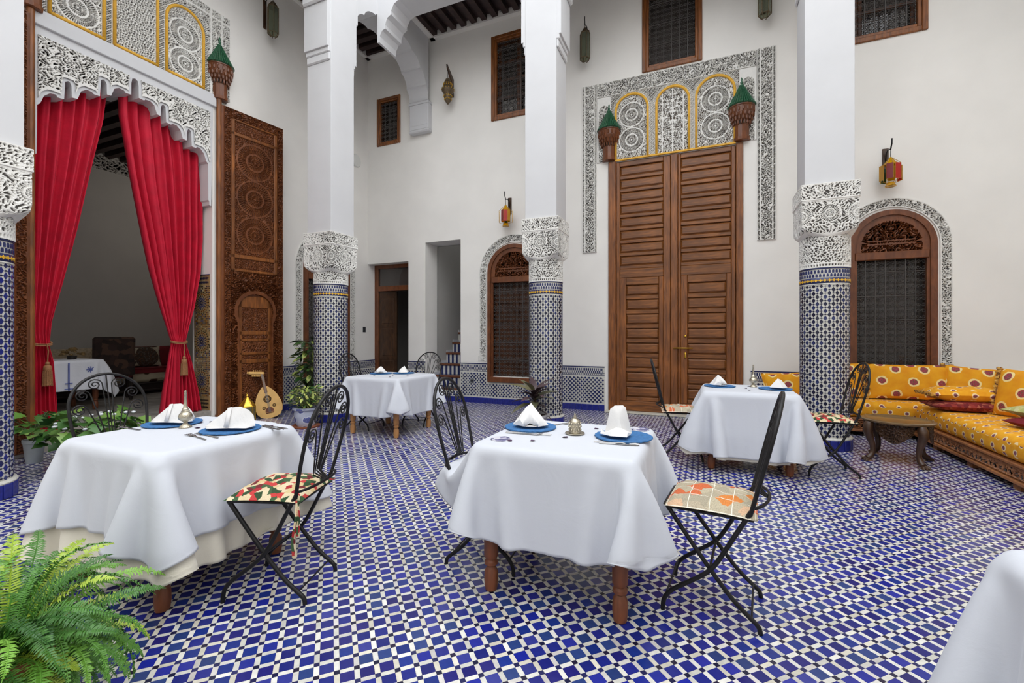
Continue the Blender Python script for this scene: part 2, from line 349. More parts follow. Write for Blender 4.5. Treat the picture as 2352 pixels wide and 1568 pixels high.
# ---- zellige floor laid on the diagonal
floor = st(MB().box(XL - .5, XR + .3, YF - .3, YB + .9, -.2, -.003).build('floor', GROUT), 'courtyard floor of blue and white zellige laid on the diagonal', 'floor')
def tile_floor():
    p = .0732; sw = .021; a = p - sw; j = .0004; e1 = np.array((1, 1)) / 2 ** .5; e2 = np.array((-1, 1)) / 2 ** .5
    org = np.array((-1.822, 1.123)); n = 170
    I, J = np.meshgrid(np.arange(-n, n), np.arange(-n, n)); I = I.ravel(); J = J.ravel()
    C = org + (I * p)[:, None] * e1 + (J * p)[:, None] * e2          # centre of the small corner square
    r, d = tocam(C[:, 0], C[:, 1])
    keep = (d > .9) & (np.abs(r) < d * 1.2 + .5) & (C[:, 0] > XL - .02) & (C[:, 0] < XR) & (C[:, 1] < YB + .02) & (C[:, 1] > -1)
    C = C[keep]; rg = np.random.default_rng(7)
    blue = np.array([lin(c)[:3] for c in ((34, 44, 136), (42, 48, 146), (30, 34, 116), (28, 50, 132), (44, 64, 122), (36, 34, 112), (28, 40, 150), (52, 58, 140), (34, 42, 126))])
    whit = np.array([lin(c)[:3] for c in ((222, 219, 210), (214, 212, 203), (226, 223, 216), (218, 212, 196), (210, 205, 200))])
    dark = np.array([lin(c)[:3] for c in ((34, 34, 76), (28, 30, 62), (42, 44, 92), (38, 32, 58))])
    V = []; K = []; cen = []; kind = []
    for k, (du, dv, hu, hv, pal) in enumerate(((.5, .5, a / 2, a / 2, blue), (.5, 0, a / 2, sw / 2, whit), (0, .5, sw / 2, a / 2, whit), (0, 0, sw / 2, sw / 2, dark))):
        c = C + du * p * e1 + dv * p * e2; m = len(c); z = rg.normal(0, .00022, (m, 4)) + rg.normal(0, .0003, (m, 1)); hu -= j; hv -= j
        cor = np.array([(-hu, -hv), (hu, -hv), (hu, hv), (-hu, hv)]); rot = rg.normal(0, .012, m)
        cu = cor[None, :, 0] * np.cos(rot)[:, None] - cor[None, :, 1] * np.sin(rot)[:, None]; cv = cor[None, :, 0] * np.sin(rot)[:, None] + cor[None, :, 1] * np.cos(rot)[:, None]
        xy = c[:, None, :] + cu[..., None] * e1 + cv[..., None] * e2
        top = np.concatenate([xy, z[..., None]], 2); bot = np.concatenate([xy, np.full((m, 4, 1), -.005)], 2)
        V.append(np.concatenate([top, bot], 1)); col = pal[rg.integers(0, len(pal), m)] * rg.uniform(.82, 1.15, (m, 1)); K.append(col); cen.append(c); kind.append(np.full(m, k))
    V = np.concatenate(V); K = np.concatenate(K); cen = np.concatenate(cen); kind = np.concatenate(kind)
    r, d = tocam(cen[:, 0], cen[:, 1]); px = 1176 + 1035 * r / d; py = 769 + 1035 * 1.3 / d
    vis = (px > 330) & (px < 2330) & (py < 1560) & (kind == 0) & ~((px > 2080) & (py > 1240)) & ~((px < 420) & (py > 1280))
    cand = np.where(vis)[0]; cand = cand[np.argsort(d[cand])][:296]
    one = np.zeros(len(V), bool); one[cand] = True
    q = np.array([(0, 1, 2, 3), (0, 4, 5, 1), (1, 5, 6, 2), (2, 6, 7, 3), (3, 7, 4, 0)])
    B = V[~one]; m = len(B); Q = (np.arange(m)[:, None, None] * 8 + q[None]).reshape(-1, 4)
    o = quick('tile', B.reshape(-1, 3), Q, TILE, None, floor, col=np.repeat(K[~one], 8, 0)); o['kind'] = 'stuff'
    prot = {}
    for i in cand:                                                     # the nearest blue tiles, each its own piece
        c = cen[i]; o = bpy.data.objects.new('tile', None) if False else None
        kk = int(i) % 40
        if kk not in prot:
            t = quick('tile', V[i] - np.array((c[0], c[1], 0)), q, TILE, None, floor, col=np.repeat(K[i:i + 1], 8, 0)); prot[kk] = t.data
        else: t = bpy.data.objects.new('tile', prot[kk]); link(t, floor)
        t.location = (c[0], c[1], 0)
tile_floor()

# ---- walls
def wall(name, axis, c0, c1, s0, s1, z0, z1, holes, m, label):
    mb = MB(); ss = sorted({s0, s1, *[h[0] for h in holes], *[h[1] for h in holes]}); zs = sorted({z0, z1, *[h[2] for h in holes], *[h[3] for h in holes]})
    ss = [s for s in ss if s0 <= s <= s1]; zs = [z for z in zs if z0 <= z <= z1]
    for a, b in zip(ss, ss[1:]):
        run = None
        for e, f in list(zip(zs, zs[1:])) + [(None, None)]:
            solid = e is not None and not any(h[0] - 1e-6 <= a and b <= h[1] + 1e-6 and h[2] - 1e-6 <= e and f <= h[3] + 1e-6 for h in holes)
            if solid: run = (run[0], f) if run else (e, f)
            elif run:
                if axis == 'y': mb.box(a, b, c0, c1, run[0], run[1])
                else: mb.box(c0, c1, a, b, run[0], run[1])
                run = None
    return st(mb.build(name, m), label, 'wall')
DOORH = (-1.50, .525, 0, 4.22); ACY = (2.435, 4.365)
back_holes = [(XL, -5.625, 0, 2.82), (-5.21, -4.393, 0, 3.17), (-3.70, -2.84, .52, 2.36), DOORH, (1.93, 2.73, .52, 2.42), (-6.37, -5.87, 5.36, 6.24),
              (-3.63, -2.75, 5.43, 6.85), (-.86, -.13, 5.72, 6.9), (1.35, 2.63, 5.46, 6.95)]
wall('wall_back', 'y', YB, YB + .45, XL - .45, XR + .3, 0, 7.5, back_holes, PLASTER, 'tall off-white plastered back wall with the big wooden double door')
wall('wall_left', 'x', XL - .45, XL, YF, YB + .9, 0, 7.5, [(*ACY, 0, 4.73), (6.1, 7.02, .52, 2.45), (YB, YB + .9, 0, 2.82)], PLASTER, 'off-white plastered left wall around the curtained alcove opening')
wall('wall_right', 'x', XR, XR + .3, YF, YB + .45, 0, 8.3, [], PLASTER, 'off-white plastered wall behind the sofa on the right')
wall('wall_front', 'y', YF - .3, YF, XL - .45, XR + .3, 0, 8.3, [], PLASTER, 'off-white plastered wall behind the viewer')
# ---- gallery ceilings with joists
ceil = st(MB().box(XL - .4, -5.06, YF, YB + .4, ZC + .02, ZC + .2).box(-5.06, XR, 6.1, YB + .4, ZC + .02, ZC + .2).build('ceiling', BEAMW), 'dark timber gallery ceiling between the arcade and the walls', 'ceiling')
jm = MB().box(-.055, .055, 6.5, YB, ZC - .07, ZC + .02).mesh('joist', BEAMW)
for k in range(38):
    o = bpy.data.objects.new('joist', jm); link(o, ceil); o.location.x = -4.92 + .22 * k
jm2 = MB().box(XL, -5.5, -.055, .055, ZC - .07, ZC + .02).mesh('joist', BEAMW)
for k in range(22):
    o = bpy.data.objects.new('joist', jm2); link(o, ceil); o.location.y = 7.6 - .22 * k
o = MB().box(XL - .02, XR, YB - .1, YB, ZC - .1, ZC + .02).build('cornice', PLASTER, ceil)
o = MB().box(-5.06, -4.96, 6.5, YB, ZC - .1, ZC + .02).box(XL, XL + .08, 2, YB, ZC - .1, ZC + .02).build('cornice', PLASTER, ceil)

# ---- arcade beams with lobed arches
def lobed(a0, a1, zs, zt, n=9, cut=.045):
    c = (a0 + a1) / 2; w = (a1 - a0) / 2; out = []
    for t in np.linspace(PI, 0, n * 12 + 1):
        ph = (1 - t / PI) * n % 1; r = 1 - cut * (1 - abs(math.sin(PI * ((1 - t / PI) * n))) ** .7)
        out.append((c + w * math.cos(t) * r, zs + (zt - zs) * math.sin(t) * r))
    out[0] = (a0, zs); out[-1] = (a1, zs); return out
def spandrel(name, axis, c0, c1, s0, s1, zs, zt, top, label, n=9):
    pr = lobed(s0, s1, zs, zt, n); poly = [(s0, top)] + pr + [(s1, top)]
    fn = (lambda a, b, d: (a, d, b)) if axis == 'y' else (lambda a, b, d: (d, a, b))
    return st(MB().prism(poly, c0, c1, fn).build(name, WHITE), label, 'arch')
XC, YC = -5.28, 6.28; X1, Y1, X2, X3, Y0 = XC, 5.265, -2.15, 1.28, 1.596
spandrel('trim_1', 'x', XC - .225, XC + .225, Y1 + .2, YB - .12, 5.95, 6.78, 7.5, 'white scalloped arch from the left column to the back wall')
spandrel('trim_2', 'x', XC - .225, XC + .225, Y0 + .2, Y1 - .2, 6.25, 7.1, 7.5, 'white scalloped arch between the two left columns')
def lintel(name, s0, s1, label):
    w = .5; L = [(s0, 7.5), (s0, 6.2)]
    for k, (dx, z) in enumerate(((.04, 6.2), (.05, 6.3), (.1, 6.38), (.16, 6.4), (.16, 6.46), (.2, 6.56), (.28, 6.6), (.28, 6.66), (.34, 6.76), (.44, 6.8))): L.append((s0 + dx, z))
    Rr = [(s0 + s1 - a, z) for a, z in L[:1:-1]]; poly = L + Rr + [(s1, 6.2), (s1, 7.5)]
    st(MB().prism(poly, YC - .22, YC + .22, lambda a, b, d: (a, d, b)).build(name, WHITE), label, 'beam')
lintel('trim_3', XC + .225, X2 - .22, 'white beam with stepped haunches left of the middle column')
lintel('trim_4', X2 + .22, X3 - .22, 'white beam with stepped haunches right of the middle column')
lintel('trim_5', X3 + .22, XR, 'white beam with stepped haunches right of the right column')
MBp = MB().box(XC - .225, XC + .225, Y1 + .2, YB, 7.5, 8.3).box(XC - .225, XC + .225, YF, Y1 + .2, 7.5, 8.3).box(XC + .225, XR, YC - .22, YC + .22, 7.5, 8.3)
st(MBp.build('trim_6', PLASTER), 'plain plastered parapet above the arcade', 'parapet')
# bracket pilaster that carries the far end of trim_1
pb = MB().box(XC - .225, XC + .225, YB - .13, YB, 5.42, 5.95, b=.01).box(XC - .24, XC + .24, YB - .145, YB, 5.92, 5.96).box(XC - .24, XC + .24, YB - .15, YB, 5.36, 5.42, b=.02).box(XC - .2, XC + .2, YB - .135, YB, 5.5, 5.9)
st(pb.build('trim_7', WHITE), 'white bracket on the back wall under the scalloped arch', 'bracket')

# ---- columns
CAM0 = np.array((0, 0))
def column(label, x, y, zt, n_single, wide=.47):
    t = thing('tiled_column', label, 'column', (x, y, 0)); rs = .243
    # skirting tiles round the foot
    n = 22; tm = MB().box(-.0345, .0345, -.008, .008, .004, .118, b=.003).mesh('skirting_tile', TBLUE)
    for k in range(n):
        a = 2 * PI * k / n; o = bpy.data.objects.new('skirting_tile', tm); link(o, t); o.location = (.262 * math.cos(a), .262 * math.sin(a), 0); o.rotation_euler = (0, 0, a + PI / 2)
    MB().lathe([(.25, 0), (.25, .12), (.268, .12), (.27, .13), (.262, .142), (rs, .146)], 40).build('foot_ring', TWHITE, t, smooth=40)
    MB().lathe([(rs - .002, .14), (rs - .002, 2.062)], 48).build('shaft', TWHITE, t, smooth=50)
    sh = []                                                            # lozenges and bow ties of the zellige
    nh = 20; rows = 42; dz = (1.85 - .165) / rows; ang = math.atan2(-y, -x)
    def piece(th, z, hw, hh, r0=rs + .0015, col=(1, 1, 1)):
        V = []
        for rr, s in ((rs - .004, 1), (r0, .9)):
            for dw, dh in ((-hw, 0), (0, -hh), (hw, 0), (0, hh)):
                a = th + dw * s / rs; V.append((rr * math.cos(a), rr * math.sin(a), z + dh * s))
        return V
    FQ = [(4, 5, 6, 7), (0, 1, 5, 4), (1, 2, 6, 5), (2, 3, 7, 6), (3, 0, 4, 7)]
    stuff = MB(); single = []; rg = random.Random(int(x * 100))
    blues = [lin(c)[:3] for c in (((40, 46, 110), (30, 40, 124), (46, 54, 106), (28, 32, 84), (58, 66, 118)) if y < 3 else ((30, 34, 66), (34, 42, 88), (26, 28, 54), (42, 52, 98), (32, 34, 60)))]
    for r_ in range(rows + 1):
        for k in range(nh):
            th = 2 * PI * (k + .5 * (r_ % 2)) / nh; z = .165 + r_ * dz; c = rg.choice(blues)
            fac = math.cos(th - ang)
            if 0 < r_ < rows and fac > .12 and n_single: single.append((-fac, th, z, c))
            elif 0 < r_ < rows: stuff.add(piece(th, z, .021, .031), FQ, 0, c)
            else: stuff.add(piece(th, z, .021, .02), FQ, 0, c)
            stuff.add(piece(th + PI / nh, z, .0155, .0085), FQ, 0, lin((34, 36, 62))[:3])
            if r_ < rows: stuff.add(piece(th, z + dz, .008, .006), FQ, 0, lin((34, 36, 62))[:3])
    single.sort(); pm = {}
    for f_, th, z, c in single[n_single:]: stuff.add(piece(th, z, .021, .031), FQ, 0, c)
    for f_, th, z, c in single[:n_single]:
        if c not in pm: pm[c] = MB().add(piece(0, 0, .021, .031), FQ, 0, c).mesh('tile', TILE, col=True)
        o = bpy.data.objects.new('tile', pm[c]); link(o, t); o.location = (0, 0, z); o.rotation_euler = (0, 0, th)
    o = stuff.build('tile', TILE, t, col=True); o['kind'] = 'stuff'
    # banded frieze
    MB().lathe([(rs, 1.868), (rs + .004, 1.87), (rs + .004, 1.88), (rs, 1.882)], 48).build('white_band', TWHITE, t, smooth=True)
    MB().lathe([(rs, 1.884), (rs + .003, 1.885), (rs + .003, 1.945), (rs, 1.946)], 48).lathe([(rs, 2.045), (rs + .005, 2.046), (rs + .005, 2.06), (rs, 2.061)], 48).build('navy_band', TNAVY, t, smooth=True)
    yl = MB(); mr = MB()
    for k in range(36):
        th = 2 * PI * k / 36; yl.add(piece(th, 1.915, .0165, .02, rs + .0055), FQ); yl.add(piece(th + PI / 36, 1.915, .008, .011, rs + .005), FQ)
    o = yl.build('yellow_tile', TYEL, t); o['kind'] = 'stuff'
    for k in range(44):
        for q, (za, zb) in enumerate(((1.998, 2.036), (1.955, 1.99))):
            th = 2 * PI * (k + .5 * q) / 44; w = .0105 / rs; V = []
            for rr in (rs - .004, rs + .003):
                for a, b in ((-w, za), (w, za), (w, zb - .012), (w * .45, zb), (-w * .45, zb), (-w, zb - .012)):
                    V.append((rr * math.cos(th + a), rr * math.sin(th + a), b))
            mr.add(V, [(6, 7, 8, 9, 10, 11)] + [(i, (i + 1) % 6, 6 + (i + 1) % 6, 6 + i) for i in range(6)])
    o = mr.build('merlon_tile', TNAVY, t); o['kind'] = 'stuff'
    # carved plaster drum and capital
    zb = zt - .56; res = .005
    carved('carved_drum', (0, 2 * PI * .245), (2.062, zb + .03), res, merge((0, 9, 2.075, 2.1, lambda u, v: (np.abs((u / .03) % 1 - .5) > .28).astype(float)), (0, 9, 2.115, zb, arabesque(.03, 2))),
           lambda u, v, d: ((.238 + d) * np.cos(u / .245), (.238 + d) * np.sin(u / .245), v), .013, (STUCCO, RECESS_SHADE), t, close=False)
    hw = .27; per = 8 * hw
    def sq(u, p, half):
        s = (u / per * 4) % 4; k = np.floor(s); f = s - k - .5
        cx = np.select([k == 0, k == 1, k == 2], [.5, -f, -.5], f); cy = np.select([k == 0, k == 1, k == 2], [f, .5, -f], -.5)
        a = np.arctan2(cy, cx); rr = (np.abs(np.cos(a)) ** p + np.abs(np.sin(a)) ** p) ** (-1 / p); return half * rr * np.cos(a), half * rr * np.sin(a)
    def fn(u, v, d):
        tt = np.clip((v - zb) / .12, 0, 1); p = 2.2 + 60 * tt ** 2.2; half = .243 + (hw - .243) * np.sqrt(np.clip(tt * 2, 0, 1)) + d * .8 - .009
        half = half + np.where(v > zt - .185, .008, 0); X, Y = sq(u, p, half); return X, Y, v + .035 * (1 - tt) * np.abs(np.sin(u / per * 4 * PI)) * -1
    A1 = arabesque(.028, 4); A2 = rosettes([(per / 8 + k * per / 4 - per / 8 + .0, zb + .2) for k in range(5)] + [(per / 8 + k * per / 4, zb + .22) for k in range(4)], .1, 14, arabesque(.036, 6, (.18, .31), .6))
    def band(u, v): return np.ones_like(u)
    carved('capital', (0, per), (zb, zt), res, merge((-1, 9, zb + .03, zt - .2, A2), (-1, 9, zt - .17, zt - .015, A1)), fn, .013, (STUCCO, RECESS_SHADE), t, close=False)
    MB().box(-.262, .262, -.262, .262, zt - .03, zt - .004).build('capital_top', STUCCO, t)
    h = wide / 2; MB().box(-h, h, -h, h, zt - .02, 7.5, b=.004).build('pillar', WHITE, t)
    return t
col0 = column('blue lozenge-tiled column at the left edge of the picture', X1 - .03, Y0 - .03, 2.81, 200)
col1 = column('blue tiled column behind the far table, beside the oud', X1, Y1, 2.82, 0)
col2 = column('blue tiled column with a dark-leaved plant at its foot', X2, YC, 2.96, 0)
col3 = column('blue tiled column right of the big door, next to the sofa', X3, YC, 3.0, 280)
def corbels(t, dirs):
    for dx, dy in dirs:
        a = math.atan2(dy, dx); M = Matrix.Rotation(a, 4, 'Z'); mb = MB()
        mb.box(.225, .30, -.228, .228, 5.52, 7.5, M=M, b=.004).box(.225, .275, -.231, .231, 5.45, 5.53, M=M, b=.012).box(.225, .26, -.229, .229, 5.34, 5.46, M=M, b=.02).box(.29, .345, -.229, .229, 6.18, 7.5, M=M, b=.02)
        mb.build('corbel', WHITE, t)
corbels(col0, [(0, 1)]); corbels(col1, [(0, -1), (0, 1)]); corbels(col2, [(1, 0), (-1, 0)]); corbels(col3, [(1, 0), (-1, 0)])

# ---- tiled dado and skirting
def dado(name, axis, s0, s1, c, sgn, label, z1=.76, gap=()):
    "axis y: lies on the back wall (facing -y); axis x: on the left wall (facing +x)"
    def P(s, d, z): return (s, c + sgn * d, z) if axis == 'y' else (c + sgn * d, s, z)
    def bx(mb, a, b, d0, d1, z0, z1, mi=0):
        p = P(a, d0, z0); q = P(b, d1, z1); mb.box(min(p[0], q[0]), max(p[0], q[0]), min(p[1], q[1]), max(p[1], q[1]), z0, z1, mi)
    base = MB()
    segs = [(s0, s1, 0, z1)]
    for g0, g1, gz in gap:
        segs = [(s0, g0, 0, z1), (g0, g1, 0, gz), (g1, s1, 0, z1)]
    for a, b, e, f in segs: bx(base, a, b, -.002, .012, e, f)
    t = st(base.build(name, TWHITE), label, 'tiled dado')
    sk = MB(); w = .1; n = max(1, int(round((s1 - s0) / w))); w = (s1 - s0) / n; p = P(w / 2, .018, 0)
    m = MB().box(*(( -w / 2 + .0015, w / 2 - .0015, -.012, .004) if axis == 'y' else (-.004, .012, -w / 2 + .0015, w / 2 - .0015)), 0, .105, b=.003).mesh('skirting_tile', TBLUE)
    for k in range(n):
        o = bpy.data.objects.new('skirting_tile', m); link(o, t); o.location = P(s0 + w * (k + .5), .012, 0)
    def free(s, z): return not any(g0 - .02 < s < g1 + .02 and z > gz - .03 for g0, g1, gz in gap)
    tl = MB(); pit = .068; rows = int((.585 - .13) / (pit / 2)); rg = random.Random(3)
    for r_ in range(rows):
        for k in range(int((s1 - s0) / pit)):
            s = s0 + pit * (k + .5 + .5 * (r_ % 2)); z = .15 + r_ * pit / 2
            if s > s1 - .02 or not free(s, z): continue
            V = [P(s + .019 * math.cos(a) * q, dd, z + .019 * math.sin(a) * q) for dd, q in ((.011, 1), (.0145, .88)) for a in np.arange(8) * PI / 4 + PI / 8]
            tl.add(V, [tuple(range(8, 16))] + [(i, (i + 1) % 8, 8 + (i + 1) % 8, 8 + i) for i in range(8)], 0, lin(rg.choice(((38, 42, 78), (30, 38, 96), (46, 52, 92))))[:3])
            for ds, dz_ in ((pit / 2, 0),):
                q = .0075; ss = s + ds
                if ss < s1 - .015 and free(ss, z):
                    V = [P(ss + a * q, dd, z + b * q) for dd in (.011, .0145) for a, b in ((-1, 0), (0, -1), (1, 0), (0, 1))]
                    tl.add(V, [(4, 5, 6, 7), (0, 1, 5, 4), (1, 2, 6, 5), (2, 3, 7, 6), (3, 0, 4, 7)], 0, lin((40, 44, 80))[:3])
    fr = MB()
    for a, b, e, f in segs:
        if f < z1 - .1: continue
        for z0_, z1_, d in ((z1 - .018, z1, .016), (.602, .611, .014), (.636, .644, .014)): bx(fr, a, b, 0, d, z0_, z1_)
        k = 0
        while a + .02 + k * .033 < b - .015:
            s = a + .02 + k * .033; bx(fr, s - .009, s + .009, .0, .0145, .685, .727); bx(fr, s + .0165 - .008, s + .0165 + .008, 0, .0145, .648, .682); bx(fr, s - .006, s + .006, 0, .0145, .615, .632); k += 1
    if tl.n: o = tl.build('tile', TILE, t, col=True); o['kind'] = 'stuff'
    if fr.n: o = fr.build('frieze_tile', TNAVY, t); o['kind'] = 'stuff'
    for a, b, e, f in segs[:1] + segs[2:]: pass
    return t
dado('baseboard_back', 'y', -5.625, -5.21, YB, -1, 'blue tiled dado between the open door and the stairs')
dado('baseboard_middle', 'y', -4.393, -1.577, YB, -1, 'blue tiled dado under the arched window left of the big door', gap=[(-3.81, -2.73, .41)])
dado('baseboard_right', 'y', .633, 3.0, YB, -1, 'blue tiled dado right of the big door, behind the sofa', gap=[(1.83, 2.83, .41)])
dado('baseboard_left', 'x', 4.75, 7.92, XL, 1, 'blue tiled dado on the left wall behind the plants', gap=[(5.98, 7.14, .41)])
lg = MB().box(2.99, XR, YB - .13, YB, 0, .74).box(2.985, XR, YB - .135, YB, .74, .755, 1)
lgo = tag(lg.build('tiled_ledge', (TWHITE, TWHITE)), 'low tiled ledge at the back wall behind the corner cushions', 'ledge')
fr = MB(); fr.box(2.984, XR, YB - .137, YB - .13, .725, .74)
for k in range(16): fr.box(3.0 + k * .033, 3.018 + k * .033, YB - .136, YB - .125, .63, .7); fr.box(3.0 + k * .033, 3.018 + k * .033, YB - .136, YB - .08, .75, .758); fr.box(3.0 + k * .033, 3.018 + k * .033, YB - .136, YB - .125, .56, .6)
o = fr.build('frieze_tile', TNAVY, lgo); o['kind'] = 'stuff'

# ================================================================ DOORS, WINDOWS, STUCCO
def by(d): return lambda u, v, h: (u, YB - d - h, v)          # on the back wall
def lx(d): return lambda u, v, h: (XL + d + h, u, v)          # on the left wall
# ---- big double door
D1 = st(thing('door_1', None, None), 'tall varnished wooden double door with rows of raised panels', 'door')
x0, x1, zt = -1.51, .533, 4.23; yf = YB + .06
def dbox(name, a, b, c, d, y0, y1, m=CEDAR, bv=.008, parent=D1): return MB().box(a, b, y0, y1, c, d, b=bv).build(name, m, parent)
dbox('backing', x0 + .02, x1 - .02, .03, zt - .02, YB + .05, YB + .09, CEDAR)
dbox('door_jamb', x0, x0 + .125, .0, zt, YB - .035, YB + .06); dbox('door_jamb', x1 - .1, x1, .0, zt, YB - .035, YB + .06)
dbox('stile', x0 + .13, x0 + .19, .03, zt - .02, YB, YB + .06); dbox('stile', -.625, -.515, .03, zt - .02, YB, YB + .06); dbox('stile', -.512, -.405, .03, zt - .02, YB - .022, YB + .06)
dbox('stile', -.402, -.36, .03, zt - .02, YB, YB + .06); dbox('stile', .37, x1 - .105, .03, zt - .02, YB, YB + .06)
pitch = .2155
def leaf(a, b, z_up):
    n = 8; pm = {}
    def panel(a_, b_, c_, d_):
        k = (round(b_ - a_, 3), round(d_ - c_, 3)); w = (b_ - a_) / 2; h = (d_ - c_) / 2
        if k not in pm:
            mb = MB(); V = []
            for s, y in ((1, .055), (1, .03), (.0, .012)):
                i = 0 if s else .026
                for sx, sz in ((-1, -1), (1, -1), (1, 1), (-1, 1)): V.append((sx * (w - i), YB + y, sz * (h - i)))
            F = [(8, 9, 10, 11)] + [(r * 4 + q, r * 4 + (q + 1) % 4, r * 4 + 4 + (q + 1) % 4, r * 4 + 4 + q) for r in range(2) for q in range(4)]
            pm[k] = mb.add(V, F).mesh('panel', CEDAR_H)
        o = bpy.data.objects.new('panel', pm[k]); link(o, D1); o.location = ((a_ + b_) / 2, 0, (c_ + d_) / 2)
    dbox('rail', a, b, zt - .1, zt - .02, YB, YB + .06, CEDAR_H)
    for k in range(n):
        zc = zt - .1 - pitch * k; panel(a, b, zc - pitch + .062, zc - .004); dbox('rail', a, b, zc - pitch, zc - pitch + .058, YB + .004, YB + .06, CEDAR_H)
    zl = zt - .1 - pitch * n
    dbox('rail', a, b, zl - .15, zl, YB - .004, YB + .06, CEDAR_H)
    zl -= .15; m = .1                                                    # wicket door framed below
    dbox('stile', a, a + m, .2, zl, YB - .004, YB + .06); dbox('stile', b - m + .03, b, .2, zl, YB - .004, YB + .06)
    dbox('rail', a + m, b - m + .03, zl - .12, zl, YB, YB + .06, CEDAR_H); zz = zl - .12; q = (zz - .2) / 8
    for k in range(8):
        panel(a + m, b - m + .03, zz - q + .07, zz - .004); dbox('rail', a + m, b - m + .03, zz - q, zz - q + .066, YB + .004, YB + .06, CEDAR_H); zz -= q
    dbox('rail', a, b, .03, .2, YB - .004, YB + .06, CEDAR_H)
leaf(-1.32, -.625, 2.2); leaf(-.36, .37, 2.2)
MB().tube([(-.47, YB - .045, 1.09), (-.18, YB - .045, 1.09)], .011, 8).tube([(-.3, YB, 1.09), (-.3, YB - .045, 1.09)], .012, 8).build('bolt', BRASS, D1, smooth=True)
MB().sphere((-.29, YB - .02, 1.28), .022, 10).lathe([(.012, 0), (.018, .02), (.012, .05), (.018, .08), (0.001, .1)], 8, c=(-.29, YB - .02, .93)).build('knob', BRASS, D1, smooth=True)
MB().box(x0 - .05, x1 + .04, YB - .14, YB + .06, 0, .03, b=.01).build('threshold', mat('worn_stone', (186, 180, 166), .8, var=.15), D1)
# ---- stucco surround of the big door
def rect_frame_stucco():
    t = st(thing('trim_8', None, None), 'carved white stucco panel with three ochre arches over the big door', 'stucco panel')
    res = .0056; zlo = 2.72; ztop = 5.60; a0, a1 = -1.963, .971; w = .255
    A = arabesque(.032, 7, (.2, .33), .6); B = arabesque(.027, 8, (.2, .33), .6)
    for nm, a, b in (('left', a0, a0 + w), ('right', a1 - w, a1)):
        c = (a + b) / 2; inner = b if nm == 'left' else a
        f = merge((a + .012, a + .04, 0, 9, lattice(.024)), (a + .055, b - .055, 0, 9, A), (b - .04, b - .012, 0, 9, lattice(.024)))
        carved('carved_border', (a, b), (zlo, ztop), res, f, by(.004), .022, (STUCCO, RECESS_SHADE), t, bord=.01)
    carved('carved_border', (a0 + w, a1 - w), (ztop - .25, ztop), res, merge((-9, 9, ztop - .235, ztop - .015, A)), by(.004), .022, (STUCCO, RECESS_SHADE), t, bord=.01)
    for c in (a0 + w + .12, a1 - w - .12):                               # narrow blind arches above the door brackets
        def hb(u, v, c=c):
            r = np.hypot(u - c, np.maximum(v - 5.12, 0)); return np.where(r < .085, B(u, v), 1)
        carved('carved_niche', (c - .12, c + .12), (4.24, ztop - .25), res, hb, by(.002), .018, (STUCCO, RECESS_SHADE), t)
    archs = ((-1.40, -.853, 'r'), (-.744, -.22, 'm'), (-.143, .432, 'r')); zb, zs = 4.235, 5.03
    u0, u1 = a0 + w + .24, a1 - w - .24
    def inside(u, v, a, b, off=0.):
        c = (a + b) / 2; r = (b - a) / 2 + off; return (np.abs(u - c) < r) & ((v < zs + .02) | (np.hypot(u - c, v - zs - .02) < r))
    def h(u, v):
        H = np.where(v > zs + .05, lattice(.03)(u, v), B(u, v))
        for a, b, k in archs:
            H = np.where(inside(u, v, a, b, .05), np.where(lattice(.03)(u, v) > 0, 1, .2), H); H = np.where(inside(u, v, a, b, .012), 1, H)
            c = (a + b) / 2; m = inside(u, v, a, b, -.035)
            P = rosettes([(c, 4.55), (c, 4.97)], .2, 26, arabesque(.027, 9))(u, v) if k == 'r' else arabesque(.038, 11, (.2, .34), .9)(np.abs(u - c) + 3, v)
            if k == 'm': P = np.where((np.abs(np.abs(u - c) - .16) < .008) | (np.abs(u - c) < .007), 1, P)
            H = np.where(m, P, H)
        return H
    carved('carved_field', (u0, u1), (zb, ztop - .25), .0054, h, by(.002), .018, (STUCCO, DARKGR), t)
    for a, b, k in archs:
        c = (a + b) / 2; r = (b - a) / 2 - .015; pts = [(c - r, YB - .03, zb + .01)] + [(c + r * math.cos(q), YB - .03, zs + .02 + r * math.sin(q)) for q in np.linspace(PI, 0, 20)] + [(c + r, YB - .03, zb + .01)]
        MB().tube(pts, .021, 6).build('ochre_moulding', YELLOW, t, smooth=True)
    MB().box(-1.40, .43, YB - .04, YB - .005, zb - .012, zb + .014).build('ochre_moulding', YELLOW, t)
rect_frame_stucco()
# ---- left alcove doorway: scalloped stucco arch, beam, upper panel
half = [(0, 4.56), (.03, 4.545), (.04, 4.49), (.042, 4.335), (.10, 4.33), (.115, 4.35), (.17, 4.355), (.22, 4.32), (.25, 4.22), (.292, 4.215), (.295, 4.34), (.31, 4.37), (.33, 4.38), (.352, 4.36),
        (.362, 4.16), (.42, 4.155), (.44, 4.175), (.49, 4.175), (.54, 4.13), (.57, 4.025), (.622, 4.02), (.625, 4.15), (.64, 4.185), (.655, 4.19), (.68, 4.17), (.69, 3.965), (.745, 3.96), (.76, 3.985), (.81, 3.975),
        (.86, 3.92), (.89, 3.825), (.915, 3.80), (.92, 3.27), (.935, 3.25), (.935, 3.2), (.96, 3.19)]
CA = 3.38
prof = [(CA - a, z) for a, z in half[::-1]] + [(CA + a, z) for a, z in half[1:]]
poly = [(ACY[0] - .005, 4.68)] + prof + [(ACY[1] + .005, 4.68)]
T9 = st(MB().prism(poly, XL - .44, XL + .012, lambda a, b, d: (d, a, b)).build('trim_9', WHITE), 'white scalloped plaster arch over the red curtains', 'arch')
pa = np.array([p for p in prof if 3.79 < p[1]]); 
